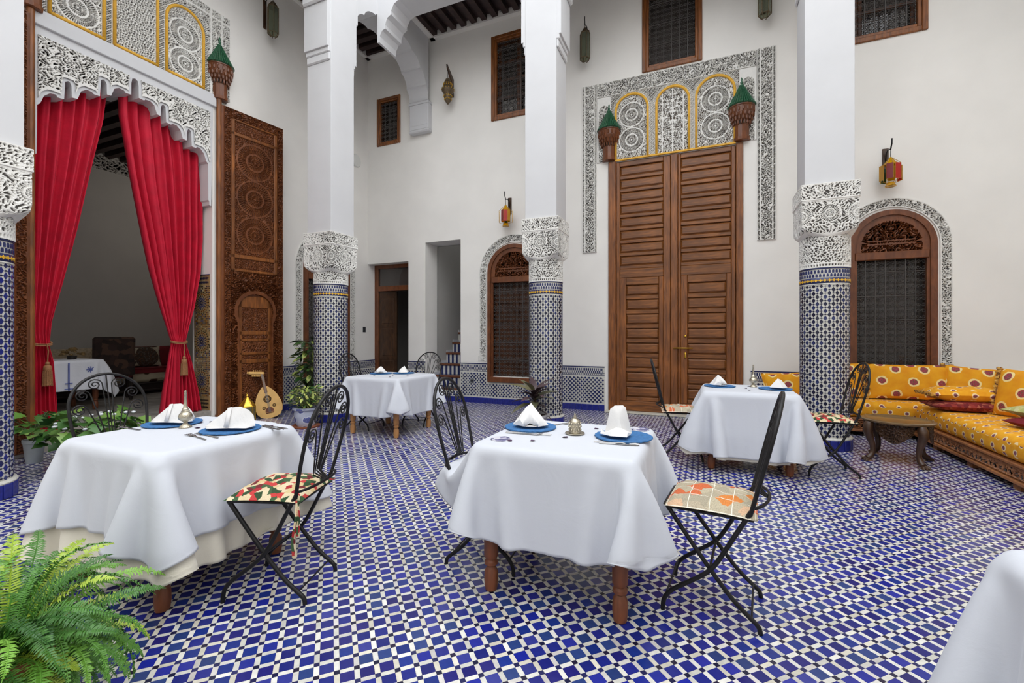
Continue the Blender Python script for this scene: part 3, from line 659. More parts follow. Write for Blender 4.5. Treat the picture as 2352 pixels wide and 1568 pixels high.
def zenv(y):
    q = np.interp(y, pa[:, 0], pa[:, 1]); 
    for d in (-.03, -.015, .015, .03): q = np.maximum(q, np.interp(y + d, pa[:, 0], pa[:, 1]))
    return q
carved('carved_spandrel', (ACY[0] + .03, ACY[1] - .04), (3.83, 4.57), .0050, lambda u, v: np.where(v > zenv(u) + .06, arabesque(.034, 12, (.25, .38), .6)(u, v), 1), lx(.012), .018, (STUCCO, RECESS_SHADE), T9,
       mask=lambda u, v: v > zenv(u) + .025)
st(MB().box(XL - .01, XL + .045, 2.40, 4.46, 4.665, 4.836, b=.006).build('trim_10', WHITE), 'plain white beam above the scalloped arch', 'beam')
t11 = st(thing('trim_11', None, None), 'carved stucco panel with ochre arches above the curtained alcove', 'stucco panel')
archL = ((2.55, 3.065, 5.6, 'r'), (3.146, 3.643, 5.72, 'm'), (3.727, 4.236, 5.6, 'r'))
def hL(u, v):
    H = arabesque(.027, 14, (.2, .33), .5)(u, v); zs = 5.6
    H = np.where((np.abs(u - 4.335) < .012) | (np.abs(u - 4.50) < .012) | (np.abs(v - 5.98) < .012), 1, H)
    for a, b, zs, k in archL:
        c = (a + b) / 2
        def ins(off): r = (b - a) / 2 + off; return (np.abs(u - c) < r) & ((v < zs) | (np.hypot(u - c, v - zs) < r))
        H = np.where(ins(.05), np.where(lattice(.03)(u, v) > 0, 1, 0), H); H = np.where(ins(.012), 1, H)
        P = rosettes([(c, 5.08), (c, 5.48)], .2, 26, arabesque(.027, 15))(u, v) if k == 'r' else arabesque(.030, 16, (.22, .36), .25, .35)(u, v)
        H = np.where(ins(-.035), P, H)
    return H
carved('carved_field', (2.46, 4.626), (4.838, 6.1), .0054, hL, lx(.002), .018, (STUCCO, RECESS_SHADE), t11)
for a, b, zs, k in archL:
    c = (a + b) / 2; r = (b - a) / 2 - .012; pts = [(XL + .028, c - r, 4.85)] + [(XL + .028, c + r * math.cos(q), zs + r * math.sin(q)) for q in np.linspace(PI, 0, 20)] + [(XL + .028, c + r, 4.85)]
    MB().tube(pts, .02, 6).tube([(XL + .028, c - r, 4.86), (XL + .028, c + r, 4.86)], .02, 6).build('ochre_moulding', YELLOW, t11, smooth=True)
# mosaic panel on the jamb of the alcove
def mosaic():
    y = ACY[1] - .002; xa, xb = XL - .4, XL - .05; t = st(MB().box(xa, xb, y - .008, y + .004, .19, 2.2).build('trim_12', mat('ochre_zellige_ground', (158, 132, 88), .35, var=.25, vs=50)), 'narrow mosaic panel of blue stars on ochre beside the right curtain', 'mosaic')
    cx = (xa + xb) / 2; rg = random.Random(9); mb = MB()
    pal = [lin(c)[:3] for c in ((36, 36, 66), (120, 72, 34), (52, 60, 110), (40, 34, 30), (186, 170, 140), (150, 104, 48))]
    def dia(u, z, a, b, th, c):
        V = []
        for d in (y - .008, y - .0125):
            for e, f in ((-a, 0), (0, -b), (a, 0), (0, b)): V.append((u + e * math.cos(th) - f * math.sin(th), d, z + e * math.sin(th) + f * math.cos(th)))
        mb.add(V, [(4, 5, 6, 7), (0, 1, 5, 4), (1, 2, 6, 5), (2, 3, 7, 6), (3, 0, 4, 7)], 0, c)
    for zc in (.62, 1.2, 1.78):
        for r, n, a, b, c in ((.028, 8, .009, .016, pal[0]), (.062, 16, .009, .02, pal[2]), (.098, 16, .01, .015, pal[0]), (.13, 20, .011, .014, pal[1]), (.16, 24, .012, .01, pal[3])):
            for k in range(n): q = 2 * PI * (k + .5 * (n == 16)) / n; dia(cx + r * math.sin(q), zc + r * math.cos(q), a, b, -q, c)
    for z in np.arange(.4, 2.02, .03):
        for u in np.arange(xa + .02, xb, .03):
            if min(math.hypot(u - cx, z - zc) for zc in (.62, 1.2, 1.78)) > .178: dia(u, z, .011, .011, 0 if rg.random() < .5 else .78, rg.choice(pal))
    for z0, z1 in ((2.06, 2.1), (2.12, 2.165), (.21, .25), (.265, .305), (.32, .345)):
        for u in np.arange(xa + .02, xb - .01, .025): dia(u, (z0 + z1) / 2, .011, (z1 - z0) / 2, 0, pal[0] if z0 > 1 else pal[3])
    o = mb.build('tile', TILE, t, col=True); o['kind'] = 'stuff'
    MB().box(xa, xb, y - .014, y, 2.185, 2.2).build('tile_edge', TNAVY, t)
mosaic()
# ---- carved leaves of the alcove doorway
def carved_leaf(name, hinge, ang, label, full=True):
    L = st(thing(name, None, None, hinge, ang), label, 'door')
    w = .975; H = 4.72; sgn = -1 if full else 1; f = lambda u, v, h: (u, sgn * (.03 + h), v)     # local: u along leaf, -y is the face towards the court
    MB().box(.02, w, -.03, .03, .05, H, b=.004).build('door_leaf', CARVW, L)
    MB().lathe([(.035, .02), (.035, 4.8)], 12).lathe([(.05, .02), (.05, .12)], 12).build('hinge_post', CEDAR, L, smooth=40)
    A = arabesque(.04, 21, (.14, .3), .9); res = .0066
    for a, b in ((.05, .155), (w - .105, w)): carved('carved_stile', (a, b), (.06, H), res, A, f, .018, CARVW, L, bord=.012)
    carved('carved_rail', (.155, w - .105), (H - .14, H), res, A, f, .018, CARVW, L, bord=.012)
    if not full: return L
    carved('carved_rail', (.155, w - .105), (2.12, 2.27), res, arabesque(.05, 22, (.12, .3), .9), f, .022, CARVW, L, bord=.014)
    a, b = .155, w - .105
    def fr(c, d, e, g, n='rail'): MB().box(c, d, -.052, -.02, e, g, b=.008).build(n, CEDAR, L)
    fr(a, b, 4.33, 4.38); fr(a, b, 4.55, 4.58); fr(a, b, 2.47, 2.53); fr(a, b, 2.27, 2.31); fr(a, a + .05, 2.27, 4.58, 'stile'); fr(b - .05, b, 2.27, 4.58, 'stile')
    C = (a + b) / 2
    carved('carved_panel', (a + .05, b - .05), (4.38, 4.55), res, arabesque(.03, 23), f, .011, CARVW, L)
    carved('carved_panel', (a + .05, b - .05), (2.53, 4.33), .0062, rosettes([(C, 2.86), (C, 3.43), (C, 4.0)], .275, 24, arabesque(.028, 24)), f, .012, CARVW, L)
    carved('carved_panel', (a + .05, b - .05), (2.31, 2.47), res, arabesque(.03, 25), f, .011, CARVW, L)
    # wicket door with a horseshoe arch
    def hw(u, v):
        r = np.hypot(u - C, v - 1.66); hole = ((r < .275) | ((np.abs(u - C) < .245) & (v < 1.66)))
        H_ = arabesque(.036, 26, (.14, .3), .8)(u, v); H_ = np.where((r < .33) & (v > 1.4), 1, H_); H_ = np.where((np.abs(u - C) < .28) & (v < 1.66), 1, H_); return np.where(hole, -1, H_)
    carved('carved_arch', (a, b), (.06, 2.12), res, lambda u, v: np.clip(hw(u, v), 0, 1), lambda u, v, h: (u, -.032 - h * 1.4, v), .026, CARVW, L, mask=lambda u, v: hw(u, v) >= 0, close=False)
    c, d = C - .25, C + .25
    def fr2(e, g): MB().box(c, d, -.045, -.02, e, g, b=.006).build('rail', CEDAR, L)
    for e, g in ((1.72, 1.9), (1.30, 1.36), (1.2, 1.24), (.99, 1.03), (.86, .92), (.1, .2)): fr2(e, g)
    MB().box(c, c + .045, -.045, -.02, .1, 1.9, b=.006).box(d - .045, d, -.045, -.02, .1, 1.9, b=.006).build('stile', CEDAR, L)
    for e, g, s in ((1.36, 1.72, .028), (1.24, 1.30, .03), (1.03, 1.2, .045), (.92, .99, .03), (.2, .86, .03)): carved('carved_panel', (c + .045, d - .045), (e, g), res, arabesque(s, 27), f, .011, CARVW, L)
    return L
carved_leaf('door_2', (XL + .05, 4.43, 0), R(82), 'open carved cedar door leaf with a small arched wicket, behind the oud')
carved_leaf('door_3', (XL + .05, 2.40, 0), R(-90 + 12), 'open carved cedar door leaf left of the curtains, seen edge on', False)
# ---- door brackets with little green roofs
def bracket(label, x, y, z0, face, sc=1.0):
    t = thing('door_bracket', label, 'bracket', (x + (.012 if face == 'x' else 0), y - (.012 if face == 'y' else 0), z0), {'y': 0, 'x': PI / 2}[face], 'green-roofed door brackets'); t.scale = (sc,) * 3
    def half(prof, n=6): return MB().lathe(prof, n, a0=PI, a1=2 * PI)
    half([(.0, -.01), (.105, -.01), (.12, .0), (.125, .045), (.112, .05), (.112, .055), (.115, .24), (.12, .25)], 6).build('bracket_body', CARVW, t)
    half([(.125, .30), (.185, .42), (.19, .52), (.2, .53), (.2, .545), (.0, .55)], 8).build('bracket_head', CARVW, t)
    mq = MB()                                                          # tiers of carved stalactites
    for k, (r, z, s) in enumerate(((.13, .25, .045), (.15, .31, .05), (.17, .37, .055), (.185, .44, .05))):
        for q in range(9):
            a = PI + PI * (q + .5 * (k % 2)) / 8.5; c = (r * math.cos(a), r * math.sin(a), z + .02)
            mq.lathe([(.002, -.035), (s * .34, -.015), (s * .38, .03), (s * .2, .05)], 5, c=c)
    o = mq.build('stalactite', CARVW, t); o['kind'] = 'stuff'
    half([(.195, .545), (.198, .56), (.03, .90), (.025, .905)], 8).build('roof', GREEN_T, t)
    rt = MB()
    for q in range(17):
        a = PI + PI * (q + .5) / 17
        for k in range(7):
            f0, f1 = k / 7, (k + 1) / 7 + .02; r0, r1 = .203 - .168 * f0, .200 - .168 * f1; za, zb = .553 + .345 * f0, .556 + .345 * f1
            w = .19 * r0
            rt.tube([(r0 * math.cos(a), r0 * math.sin(a), za), (r1 * math.cos(a), r1 * math.sin(a), zb)], [w * .5, w * .36], 5)
    o = rt.build('roof_tile', GREEN_T, t); o['kind'] = 'stuff'
    MB().lathe([(.03, .89), (.04, .91), (.018, .93), (.028, .955), (.014, .98), (.02, 1.0), (.004, 1.06)], 8).build('finial', GREEN_T, t, smooth=True)
    return t
bracket('green-roofed carved bracket at the left end of the big door', -1.50, YB, 4.25, 'y', .93)
bracket('green-roofed carved bracket at the right end of the big door', .51, YB, 4.25, 'y', .93)
bracket('green-roofed carved bracket at the top of the carved door leaf', XL, 4.465, 4.80, 'x', .9)
bracket('carved bracket cut by the top edge, left of the curtained arch', XL, 2.40, 4.80, 'x', .9)

# ---- windows
def iron_unit(mb, P, u0, u1, v0, v1, r=.0075, scroll=True):
    "grille with bars and C scrolls; P(u,v) -> 3d"
    nu = max(2, int(round((u1 - u0) / .115))); nv = max(2, int(round((v1 - v0) / .16))); du = (u1 - u0) / nu; dv = (v1 - v0) / nv
    for k in range(nu + 1): mb.tube([P(u0 + du * k, v0), P(u0 + du * k, v1)], r, 5)
    for k in range(0, nv + 1, 2): mb.tube([P(u0, v0 + dv * k), P(u1, v0 + dv * k)], r * .9, 5)
    if scroll:
        for i in range(nu):
            for j in range(nv):
                c = (u0 + du * (i + .5), v0 + dv * (j + .5))
                for sx in (-1, 1):
                    for sy in (-1, 1):
                        q = np.linspace(0, 1, 11); a = q * 2.2 * PI; rr = .03 * (1 - .8 * q)
                        mb.tube([P(c[0] + sx * (.002 + .027 - rr_ * math.cos(a_) * .9), c[1] + sy * (.036 + rr_ * math.sin(a_))) for a_, rr_ in zip(a, rr)], r * .7, 4, caps=False)
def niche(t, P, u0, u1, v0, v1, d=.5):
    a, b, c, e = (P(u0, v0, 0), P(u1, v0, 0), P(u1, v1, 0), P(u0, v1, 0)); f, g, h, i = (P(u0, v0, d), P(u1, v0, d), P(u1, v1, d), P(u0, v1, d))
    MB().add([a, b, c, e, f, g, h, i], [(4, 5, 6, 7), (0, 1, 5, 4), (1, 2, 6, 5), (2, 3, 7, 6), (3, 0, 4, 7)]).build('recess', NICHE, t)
def frame_win(name, label, axis, u0, u1, v0, v1, fw, shut=False, arch=False):
    t = st(thing(name, None, None), label, 'window')
    P = (lambda u, v, d: (u, YB + d, v)) if axis == 'y' else (lambda u, v, d: (XL - d, u, v))
    def bx(n, a, b, c, e, d0, d1, m=CEDAR, bv=.008):
        p = P(a, c, d0); q = P(b, e, d1); return MB().box(min(p[0], q[0]), max(p[0], q[0]), min(p[1], q[1]), max(p[1], q[1]), c, e, b=bv).build(n, m, t)
    for k, (o_, d) in enumerate(((0, -.03), (fw * .55, -.012))):
        i = fw if k else fw * .6
        for n, a, b, c, e in (('jamb', u0 + o_, u0 + i, v0 + o_, v1 - o_), ('jamb', u1 - i, u1 - o_, v0 + o_, v1 - o_), ('sill', u0 + i, u1 - i, v0 + o_, v0 + i), ('head', u0 + i, u1 - i, v1 - i, v1 - o_)): bx(n, a, b, c, e, d, .06)
    a, b, c, e = u0 + fw - .01, u1 - fw + .01, v0 + fw - .01, v1 - fw + .01
    mb = MB(); iron_unit(mb, lambda u, v: P(u, v, .03), a, b, c, e); mb.build('grille', DGRILL, t)
    if shut:
        m = (a + b) / 2
        for s0, s1 in ((a, m), (m, b)):
            for q0, q1 in ((s0, s0 + .05), (s1 - .05, s1)): bx('shutter_stile', q0, q1, c, e, .10, .13, SHUTTER)
            for z in np.linspace(c, e - .05, 5): bx('shutter_rail', s0, s1, z, z + .05, .105, .13, SHUTTER)
    bx('pane', a, b, c, e, .15, .156, GLASS_D, 0); niche(t, P, a - .005, b + .005, c - .005, e + .005); return t
frame_win('window_1', 'small wooden grilled window beside the scalloped bracket', 'y', -6.421, -5.822, 5.30, 6.30, .085)
frame_win('window_2', 'upper wooden grilled window left of the middle column', 'y', -3.722, -2.66, 5.34, 6.93, .11, True)
frame_win('window_3', 'upper wooden grilled window above the big door', 'y', -.957, -.042, 5.622, 6.98, .105)
frame_win('window_4', 'upper wooden grilled window cut by the top edge, right of the right column', 'y', 1.25, 2.726, 5.365, 7.05, .11, True)
def arch_win(name, label, axis, c, half, v0, zs, band, shut=False):
    t = st(thing(name, None, None), label, 'window')
    P = (lambda u, v, d: (u, YB + d, v)) if axis == 'y' else (lambda u, v, d: (XL - d, u, v))
    fw = .1; zt = zs - .14                                                # transom under the spring of the arch
    def ring(r, n=28): return [(c - r, v0)] + [(c + r * math.cos(q), zs + r * math.sin(q)) for q in np.linspace(PI, 0, n)] + [(c + r, v0)]
    def strip(n, r0, r1, d0, d1, m, bot=v0):
        A, B = ring(r0), ring(r1); V = []; k = len(A)
        for d in (d0, d1):
            for L_ in (A, B): V += [P(u, max(v, bot), d) for u, v in L_]
        F = []
        for i in range(k - 1): F += [(i, i + 1, k + i + 1, k + i), (2 * k + i, 2 * k + i + 1, 3 * k + i + 1, 3 * k + i), (i, i + 1, 2 * k + i + 1, 2 * k + i), (k + i, k + i + 1, 3 * k + i + 1, 3 * k + i)]
        F += [(0, k, 3 * k, 2 * k), (k - 1, 2 * k - 1, 4 * k - 1, 3 * k - 1)]
        return MB().add(V, F).build(n, m, t)
    strip('arched_frame', half - .07, half, -.045, .05, CARVW); strip('arched_frame', half - .105, half - .06, -.02, .05, CARVW)
    ri = half - .1
    def bx(n, a, b, e, f, d0, d1, m=CARVW, bv=.008):
        p = P(a, e, d0); q = P(b, f, d1); return MB().box(min(p[0], q[0]), max(p[0], q[0]), min(p[1], q[1]), max(p[1], q[1]), e, f, b=bv).build(n, m, t)
    bx('transom', c - ri - .02, c + ri + .02, zt - .05, zt + .06, -.035, .05); bx('sill', c - half, c + half, v0 - .06, v0 + .04, -.05, .06)
    sg = 1 if axis == 'y' else -1
    def ht(u, v):
        H = arabesque(.055, 31, (.16, .3), 1.1)(np.abs(u - c) + 2, v); H = np.where((np.abs(v - zt - .16) < .012) & (np.abs(u - c) < ri * .7), 1, H); H = np.where((np.abs(v - zt - .21) < .01) & (np.abs(u - c) < ri * .7), 1, H)
        return np.where(np.hypot(u - c, np.maximum(v - zs, 0)) > ri - .05, 1, H)
    fn = (lambda u, v, h: (u, YB - .0 - h, v)) if axis == 'y' else (lambda u, v, h: (XL + h, u, v))
    carved('carved_tympanum', (c - ri, c + ri), (zt + .05, zs + ri), .006, ht, fn, .025, CARVW, t, mask=lambda u, v: (v < zs) | (np.hypot(u - c, v - zs) < ri), close=False)
    mb = MB(); iron_unit(mb, lambda u, v: P(u, v, .02), c - ri, c + ri, v0 + .04, zt - .05); mb.build('grille', DGRILL, t)
    a, b, e, f = c - ri - .01, c + ri + .01, v0 + .02, zt - .03
    if shut:
        for s0, s1 in ((a, c), (c, b)):
            for q0, q1 in ((s0, s0 + .06), (s1 - .06, s1)): bx('shutter_stile', q0, q1, e, f, .10, .13, SHUTTER)
            for z in np.linspace(e, f - .05, 6): bx('shutter_rail', s0, s1, z, z + .05, .105, .13, SHUTTER)
        bx('shutter_panel', a, b, e, f, .135, .14, SHUTTER)
    bx('pane', a, b, e, f, .15, .156, GLASS_D, 0); niche(t, P, a, b, e, f)
    # carved stucco band round the arch
    ro = half + band; pth = PI * (half + band / 2); Ls = zs - .8; tot = 2 * Ls + pth
    def fs(u, v, h):
        r = half + .03 + v; s = np.clip(u, 0, Ls); q = np.clip((u - Ls) / pth, 0, 1); s2 = np.clip(u - Ls - pth, 0, Ls)
        X = np.where(u < Ls, c - r, np.where(u > Ls + pth, c + r, c - r * np.cos(q * PI))); Z = np.where(u < Ls, .8 + s, np.where(u > Ls + pth, zs - s2, zs + r * np.sin(q * PI)))
        return (X, YB - .002 - h, Z) if axis == 'y' else (XL + .002 + h, X, Z)
    carved('stucco_band', (0, tot), (0, band - .03), .0055, merge((-1, 99, .02, band - .05, arabesque(.028, 33, (.2, .33), .6))), fs, .018, (STUCCO, RECESS_SHADE), t)
    return t
arch_win('window_5', 'arched grilled window with shutters behind the dark-leaved plant', 'y', -3.27, .52, .47, 2.47, .185, True)
arch_win('window_6', 'arched grilled window with carved tympanum above the yellow sofa', 'y', 2.33, .485, .47, 2.52, .17)
arch_win('window_7', 'arched grilled window on the left wall, half hidden by the column', 'x', 6.56, .56, .47, 2.52, .19)

# ---- open doorway in the corner
d4 = st(thing('door_4', None, None), 'brown doorway in the corner with a glass transom and an open leaf', 'door')
ya = YB + .25
def b4(n, a, b, c, e, y0=ya - .04, y1=ya + .04, m=CARVW, bv=.006): return MB().box(a, b, y0, y1, c, e, b=bv).build(n, m, d4)
b4('jamb', XL, XL + .1, 0, 2.84); b4('jamb', -5.70, -5.6, 0, 2.84); b4('head', XL + .1, -5.7, 2.74, 2.84); b4('transom_bar', XL + .1, -5.7, 2.25, 2.36, ya - .05)
b4('transom_pane', XL + .1, -5.7, 2.36, 2.74, ya, ya + .006, GLASS_D, 0)
lf = b4('door_leaf', 0, .42, .02, 2.25, -.025, .025, DARKW); lf.location = (XL + .1, ya + .02, 0); lf.rotation_euler = (0, 0, R(8))
for z0, z1 in ((.15, .75), (.85, 1.45), (1.55, 2.1)): MB().box(.07, .35, -.035, -.02, z0, z1, b=.01).build('raised_panel', DARKW, lf)
lf2 = b4('door_leaf', 0, .42, .02, 2.25, -.025, .025, DARKW); lf2.location = (-5.7, ya + .04, 0); lf2.rotation_euler = (0, 0, R(118))
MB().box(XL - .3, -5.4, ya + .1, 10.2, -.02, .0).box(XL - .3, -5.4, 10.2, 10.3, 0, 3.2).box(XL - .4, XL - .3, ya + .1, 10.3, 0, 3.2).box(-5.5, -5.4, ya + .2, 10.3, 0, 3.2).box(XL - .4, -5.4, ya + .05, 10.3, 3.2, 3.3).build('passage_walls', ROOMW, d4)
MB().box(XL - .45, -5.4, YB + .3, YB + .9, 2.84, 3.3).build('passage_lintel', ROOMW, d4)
# ---- stairs
sr = st(thing('stairs', None, None), 'narrow tiled staircase rising inside the back wall opening', 'stairs')
xa, xb = -5.21, -4.393; tread = mat('wooden_nosing', (104, 60, 36), .5, var=.25, vs=20)
tm = MB().box(xa, xb, -.03, .02, -.045, 0, b=.006).mesh('nosing', tread); rm = MB().box(xa, xb, -.005, .01, -.24, -.04).mesh('riser', TWHITE); dm = MB().box(xa, xb, 0, .29, -.02, 0).mesh('tread', TNAVY)
sm_b = MB().box(-.024, .024, -.011, 0, -.225, -.045, b=.002).mesh('riser_tile', TNAVY)
for k in range(9):
    y, z = YB + .03 + .262 * k, .255 + .222 * k
    for m in (tm, dm): o = bpy.data.objects.new(m.name, m); link(o, sr); o.location = (0, y, z)
    if k: o = bpy.data.objects.new('riser', rm); link(o, sr); o.location = (0, y, z)
    if k:
        for q in range(8): o = bpy.data.objects.new('riser_tile', sm_b); link(o, sr); o.location = (xa + .06 + q * .1, y, z)
MB().box(xa, xb, YB - .012, YB + .03, 0, .21).build('riser', TWHITE, sr)
bm_ = MB().box(-.045, .045, YB - .024, YB - .01, 0, .1, b=.003).mesh('skirting_tile', TBLUE)
for q in range(9): o = bpy.data.objects.new('skirting_tile', bm_); link(o, sr); o.location = (xa + .045 + q * .0935, 0, 0)
mb = MB()
for q in range(11):
    for r_ in range(2): 
        mb.box(xa + .03 + q * .07, xa + .065 + q * .07, YB - .016, YB - .01, .12 + r_ * .045, .15 + r_ * .045)
o = mb.build('tile', TNAVY, sr); o['kind'] = 'stuff'
sk = MB()
for k in range(9): y, z = YB + .03 + .262 * k, .255 + .222 * k; sk.box(xa - .001, xa + .012, y, y + .28, z - .24, z + .05)
sk.build('stair_skirting', WHITE, sr)
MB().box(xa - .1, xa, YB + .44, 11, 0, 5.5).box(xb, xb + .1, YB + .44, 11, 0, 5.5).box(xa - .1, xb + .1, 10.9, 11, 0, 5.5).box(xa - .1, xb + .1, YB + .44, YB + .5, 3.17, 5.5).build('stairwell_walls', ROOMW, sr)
for c, nm in ((-6.72, 0),): pass

# ---- alcove room behind the curtains
ZA = .18; XA = -10.5
al = st(MB().box(XA, XL - .44, .6, 7.4, ZA - .2, ZA - .004).box(XL - .46, XL - .03, ACY[0], ACY[1], 0, ZA - .004).build('alcove_floor', GROUT), 'tiled floor of the alcove behind the curtains', 'floor')
tmesh = [MB().box(-.146, .146, -.146, .146, -.01, 0, b=.003).mesh('tile', mat('grey_marble_tile_%d' % k, c, .35, var=.15, vs=6)) for k, c in enumerate(((150, 146, 140), (132, 128, 124), (168, 164, 158)))]
for i in range(12):
    for j in range(13):
        x, y = XL - .62 - .295 * i, 2.0 + .295 * j
        if y > 5.9 or x < -9.9: continue
        o = bpy.data.objects.new('tile', tmesh[(i * 7 + j * 5) % 3]); link(o, al); o.location = (x, y, ZA)
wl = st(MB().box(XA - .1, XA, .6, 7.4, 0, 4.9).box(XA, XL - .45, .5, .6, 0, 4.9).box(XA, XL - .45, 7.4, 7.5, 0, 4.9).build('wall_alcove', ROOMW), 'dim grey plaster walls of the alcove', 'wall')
ce = st(MB().box(XA - .1, XL - .44, .5, 7.5, 4.78, 4.9).build('ceiling_alcove', BEAMW), 'dark timber ceiling of the alcove', 'ceiling')
jm3 = MB().box(XA, XL - .45, -.05, .05, 4.68, 4.78).mesh('joist', BEAMW)
for k in range(28): o = bpy.data.objects.new('joist', jm3); link(o, ce); o.location.y = .8 + .24 * k
carved('carved_frieze', (3.2, 7.3), (4.42, 4.70), .012, arabesque(.06, 41), lambda u, v, h: (XA + h, u, v), .02, (ROOMW, RECESS_SHADE), wl)

# ================================================================ CLOTH DRAPING (position based, run here, no bakes)
def drape(cx, cy, hx, hy, zt, ox, oy, seed, sp=.027, boxes=(), steps=240, rnd=1.08, hang=False, lift=0.0, r=.007):
    rg = np.random.default_rng(seed); nx = int(2 * (hx + ox) / sp) + 1; ny = int(2 * (hy + oy) / sp) + 1
    gx = np.linspace(-hx - ox, hx + ox, nx); gy = np.linspace(-hy - oy, hy + oy, ny); dx, dy = gx[1] - gx[0], gy[1] - gy[0]
    P = np.zeros((nx, ny, 3)); A_, B_ = gx[:, None] / (hx + ox), gy[None] / (hy + oy)
    P[..., 0] = gx[:, None] * np.sqrt(1 - rnd * B_ ** 4 / 2) + cx; P[..., 1] = gy[None] * np.sqrt(1 - rnd * A_ ** 4 / 2) + cy; flat = P.copy()           # corners cut round
    over = np.maximum(np.maximum(np.abs(P[..., 0] - cx) - hx, np.abs(P[..., 1] - cy) - hy), 0); P[..., 2] = zt + lift + .004 - over * .5 + rg.normal(0, .002, (nx, ny))
    if hang:                                                            # start with the sides hanging straight
        vx, vy = P[..., 0] - cx, P[..., 1] - cy; ex, ey = np.clip(vx, -hx, hx), np.clip(vy, -hy, hy); d = np.hypot(vx - ex, vy - ey)
        P[..., 0] = cx + ex + (vx - ex) * .62; P[..., 1] = cy + ey + (vy - ey) * .62; P[..., 2] = zt + lift + .004 - d * .75 + rg.normal(0, .001, (nx, ny))
    Q = P.copy(); D = math.hypot(dx, dy)
    def S(a, b, L, k):
        d = P[b] - P[a]; l = np.sqrt((d * d).sum(-1, keepdims=True)) + 1e-9; c = d * (.5 * k * (l - L) / l); P[a] += c; P[b] -= c
    s_ = slice; cons = []
    for o in (0, 1):
        n = (nx - o) // 2 * 2; cons.append(((s_(o, o + n, 2), s_(None)), (s_(o + 1, o + n, 2), s_(None)), dx, 1.)); n = (ny - o) // 2 * 2; cons.append(((s_(None), s_(o, o + n, 2)), (s_(None), s_(o + 1, o + n, 2)), dy, 1.))
        n = (nx - o) // 2 * 2; cons.append(((s_(o, o + n, 2), s_(0, -1)), (s_(o + 1, o + n, 2), s_(1, None)), D, .35)); cons.append(((s_(o, o + n, 2), s_(1, None)), (s_(o + 1, o + n, 2), s_(0, -1)), D, .35))
    for o in range(4):
        n = (nx - o) // 4
        if n: cons.append(((s_(o, o + 4 * n - 2 + 1, 4), s_(None)), (s_(o + 2, o + 4 * n, 4), s_(None)), 2 * dx, .1))
        n = (ny - o) // 4
        if n: cons.append(((s_(None), s_(o, o + 4 * n - 2 + 1, 4)), (s_(None), s_(o + 2, o + 4 * n, 4)), 2 * dy, .1))
    cols = [(cx - hx, cx + hx, cy - hy, cy + hy, -1, zt)] + list(boxes)
    cons = [(a, b, np.linalg.norm(flat[b] - flat[a], axis=-1, keepdims=True), k) for a, b, L, k in cons]
    for it in range(steps):
        vel = (P - Q) * (.975 if it < steps * .75 else .9); Q = P.copy(); P = P + vel; P[..., 2] -= 9.8 * .000026
        for _ in range(8):
            for a, b, L, k in cons: S(a, b, L, k)
        for x0, x1, y0, y1, z0, z1, *one in cols:
            x, y, z = P[..., 0], P[..., 1], P[..., 2]
            dd = np.stack([x - x0 + r, x1 + r - x, y - y0 + r, y1 + r - y, z1 + .006 - z], 0); ins = (dd.min(0) > 0) & (z > z0 - r)
            if one:                                                      # a seat that the cloth must hang in front of
                m = ins; P[m, 0] += one[0] * dd[0 if one[0] < 0 else 1][m]; Q[m] = P[m]; continue
            w = dd.copy(); w[4] *= .6; k = w.argmin(0)
            for q, (ax, sg) in enumerate(((0, -1), (0, 1), (1, -1), (1, 1), (2, 1))):
                m = ins & (k == q); P[m, ax] += sg * dd[q][m]
                if q == 4: Q[m] = P[m] - (P[m] - Q[m]) * np.array((.2, .2, 0))
        np.maximum(P[..., 2], .012, out=P[..., 2])
    return P
def cloth(name, label, cat, P, m, group=None, th=.0025, sub=1, parent=None):
    nx, ny = P.shape[:2]; idx = np.arange(nx * ny).reshape(nx, ny); Q = np.stack([idx[:-1, :-1], idx[1:, :-1], idx[1:, 1:], idx[:-1, 1:]], -1).reshape(-1, 4)
    c = P.reshape(-1, 3).mean(0); c[2] = 0
    o = quick(name, P.reshape(-1, 3) - c, Q, m, None, parent, True); o.location = c
    s = o.modifiers.new('sub', 'SUBSURF'); s.levels = s.render_levels = sub
    s = o.modifiers.new('thick', 'SOLIDIFY'); s.thickness = th; s.offset = 1
    if label: tag(o, label, cat, group)
    return o

# ================================================================ TABLES
def turned_leg(m):
    prof = [(.02, 0), (.03, .005), (.036, .05), (.034, .10), (.022, .125), (.034, .135), (.034, .15), (.026, .16), (.036, .175), (.037, .3), (.04, .36), (.03, .375), (.04, .385), (.04, .40), (.032, .41), (.04, .425), (.042, .56), (.036, .58), (.042, .6), (.042, .72)]
    return MB().lathe(prof, 14).mesh('leg', m, smooth=35)
LEG_D = turned_leg(LEGW); LEG_P = turned_leg(PINEW)
def table(label, x0, x1, y0, y1, legm, wm, zt=.745, z0=0, inset=.055):
    cx, cy = (x0 + x1) / 2, (y0 + y1) / 2; t = thing('dining_table', label, 'table', (cx, cy, z0)); hx, hy = (x1 - x0) / 2 - .03, (y1 - y0) / 2 - .03
    MB().box(-hx, hx, -hy, hy, zt - .034, zt - .008, b=.008).build('tabletop', wm, t)
    for sx in (-1, 1):
        for sy in (-1, 1): o = bpy.data.objects.new('leg', legm); link(o, t); o.location = (sx * (hx - inset), sy * (hy - inset), 0)
    a, b = hx - inset, hy - inset
    for nm in ((-a, a, -b - .012, -b + .012), (-a, a, b - .012, b + .012), (-a - .012, -a + .012, -b, b), (a - .012, a + .012, -b, b)): MB().box(*nm, zt - .12, zt - .034).build('apron', wm, t)
    return t
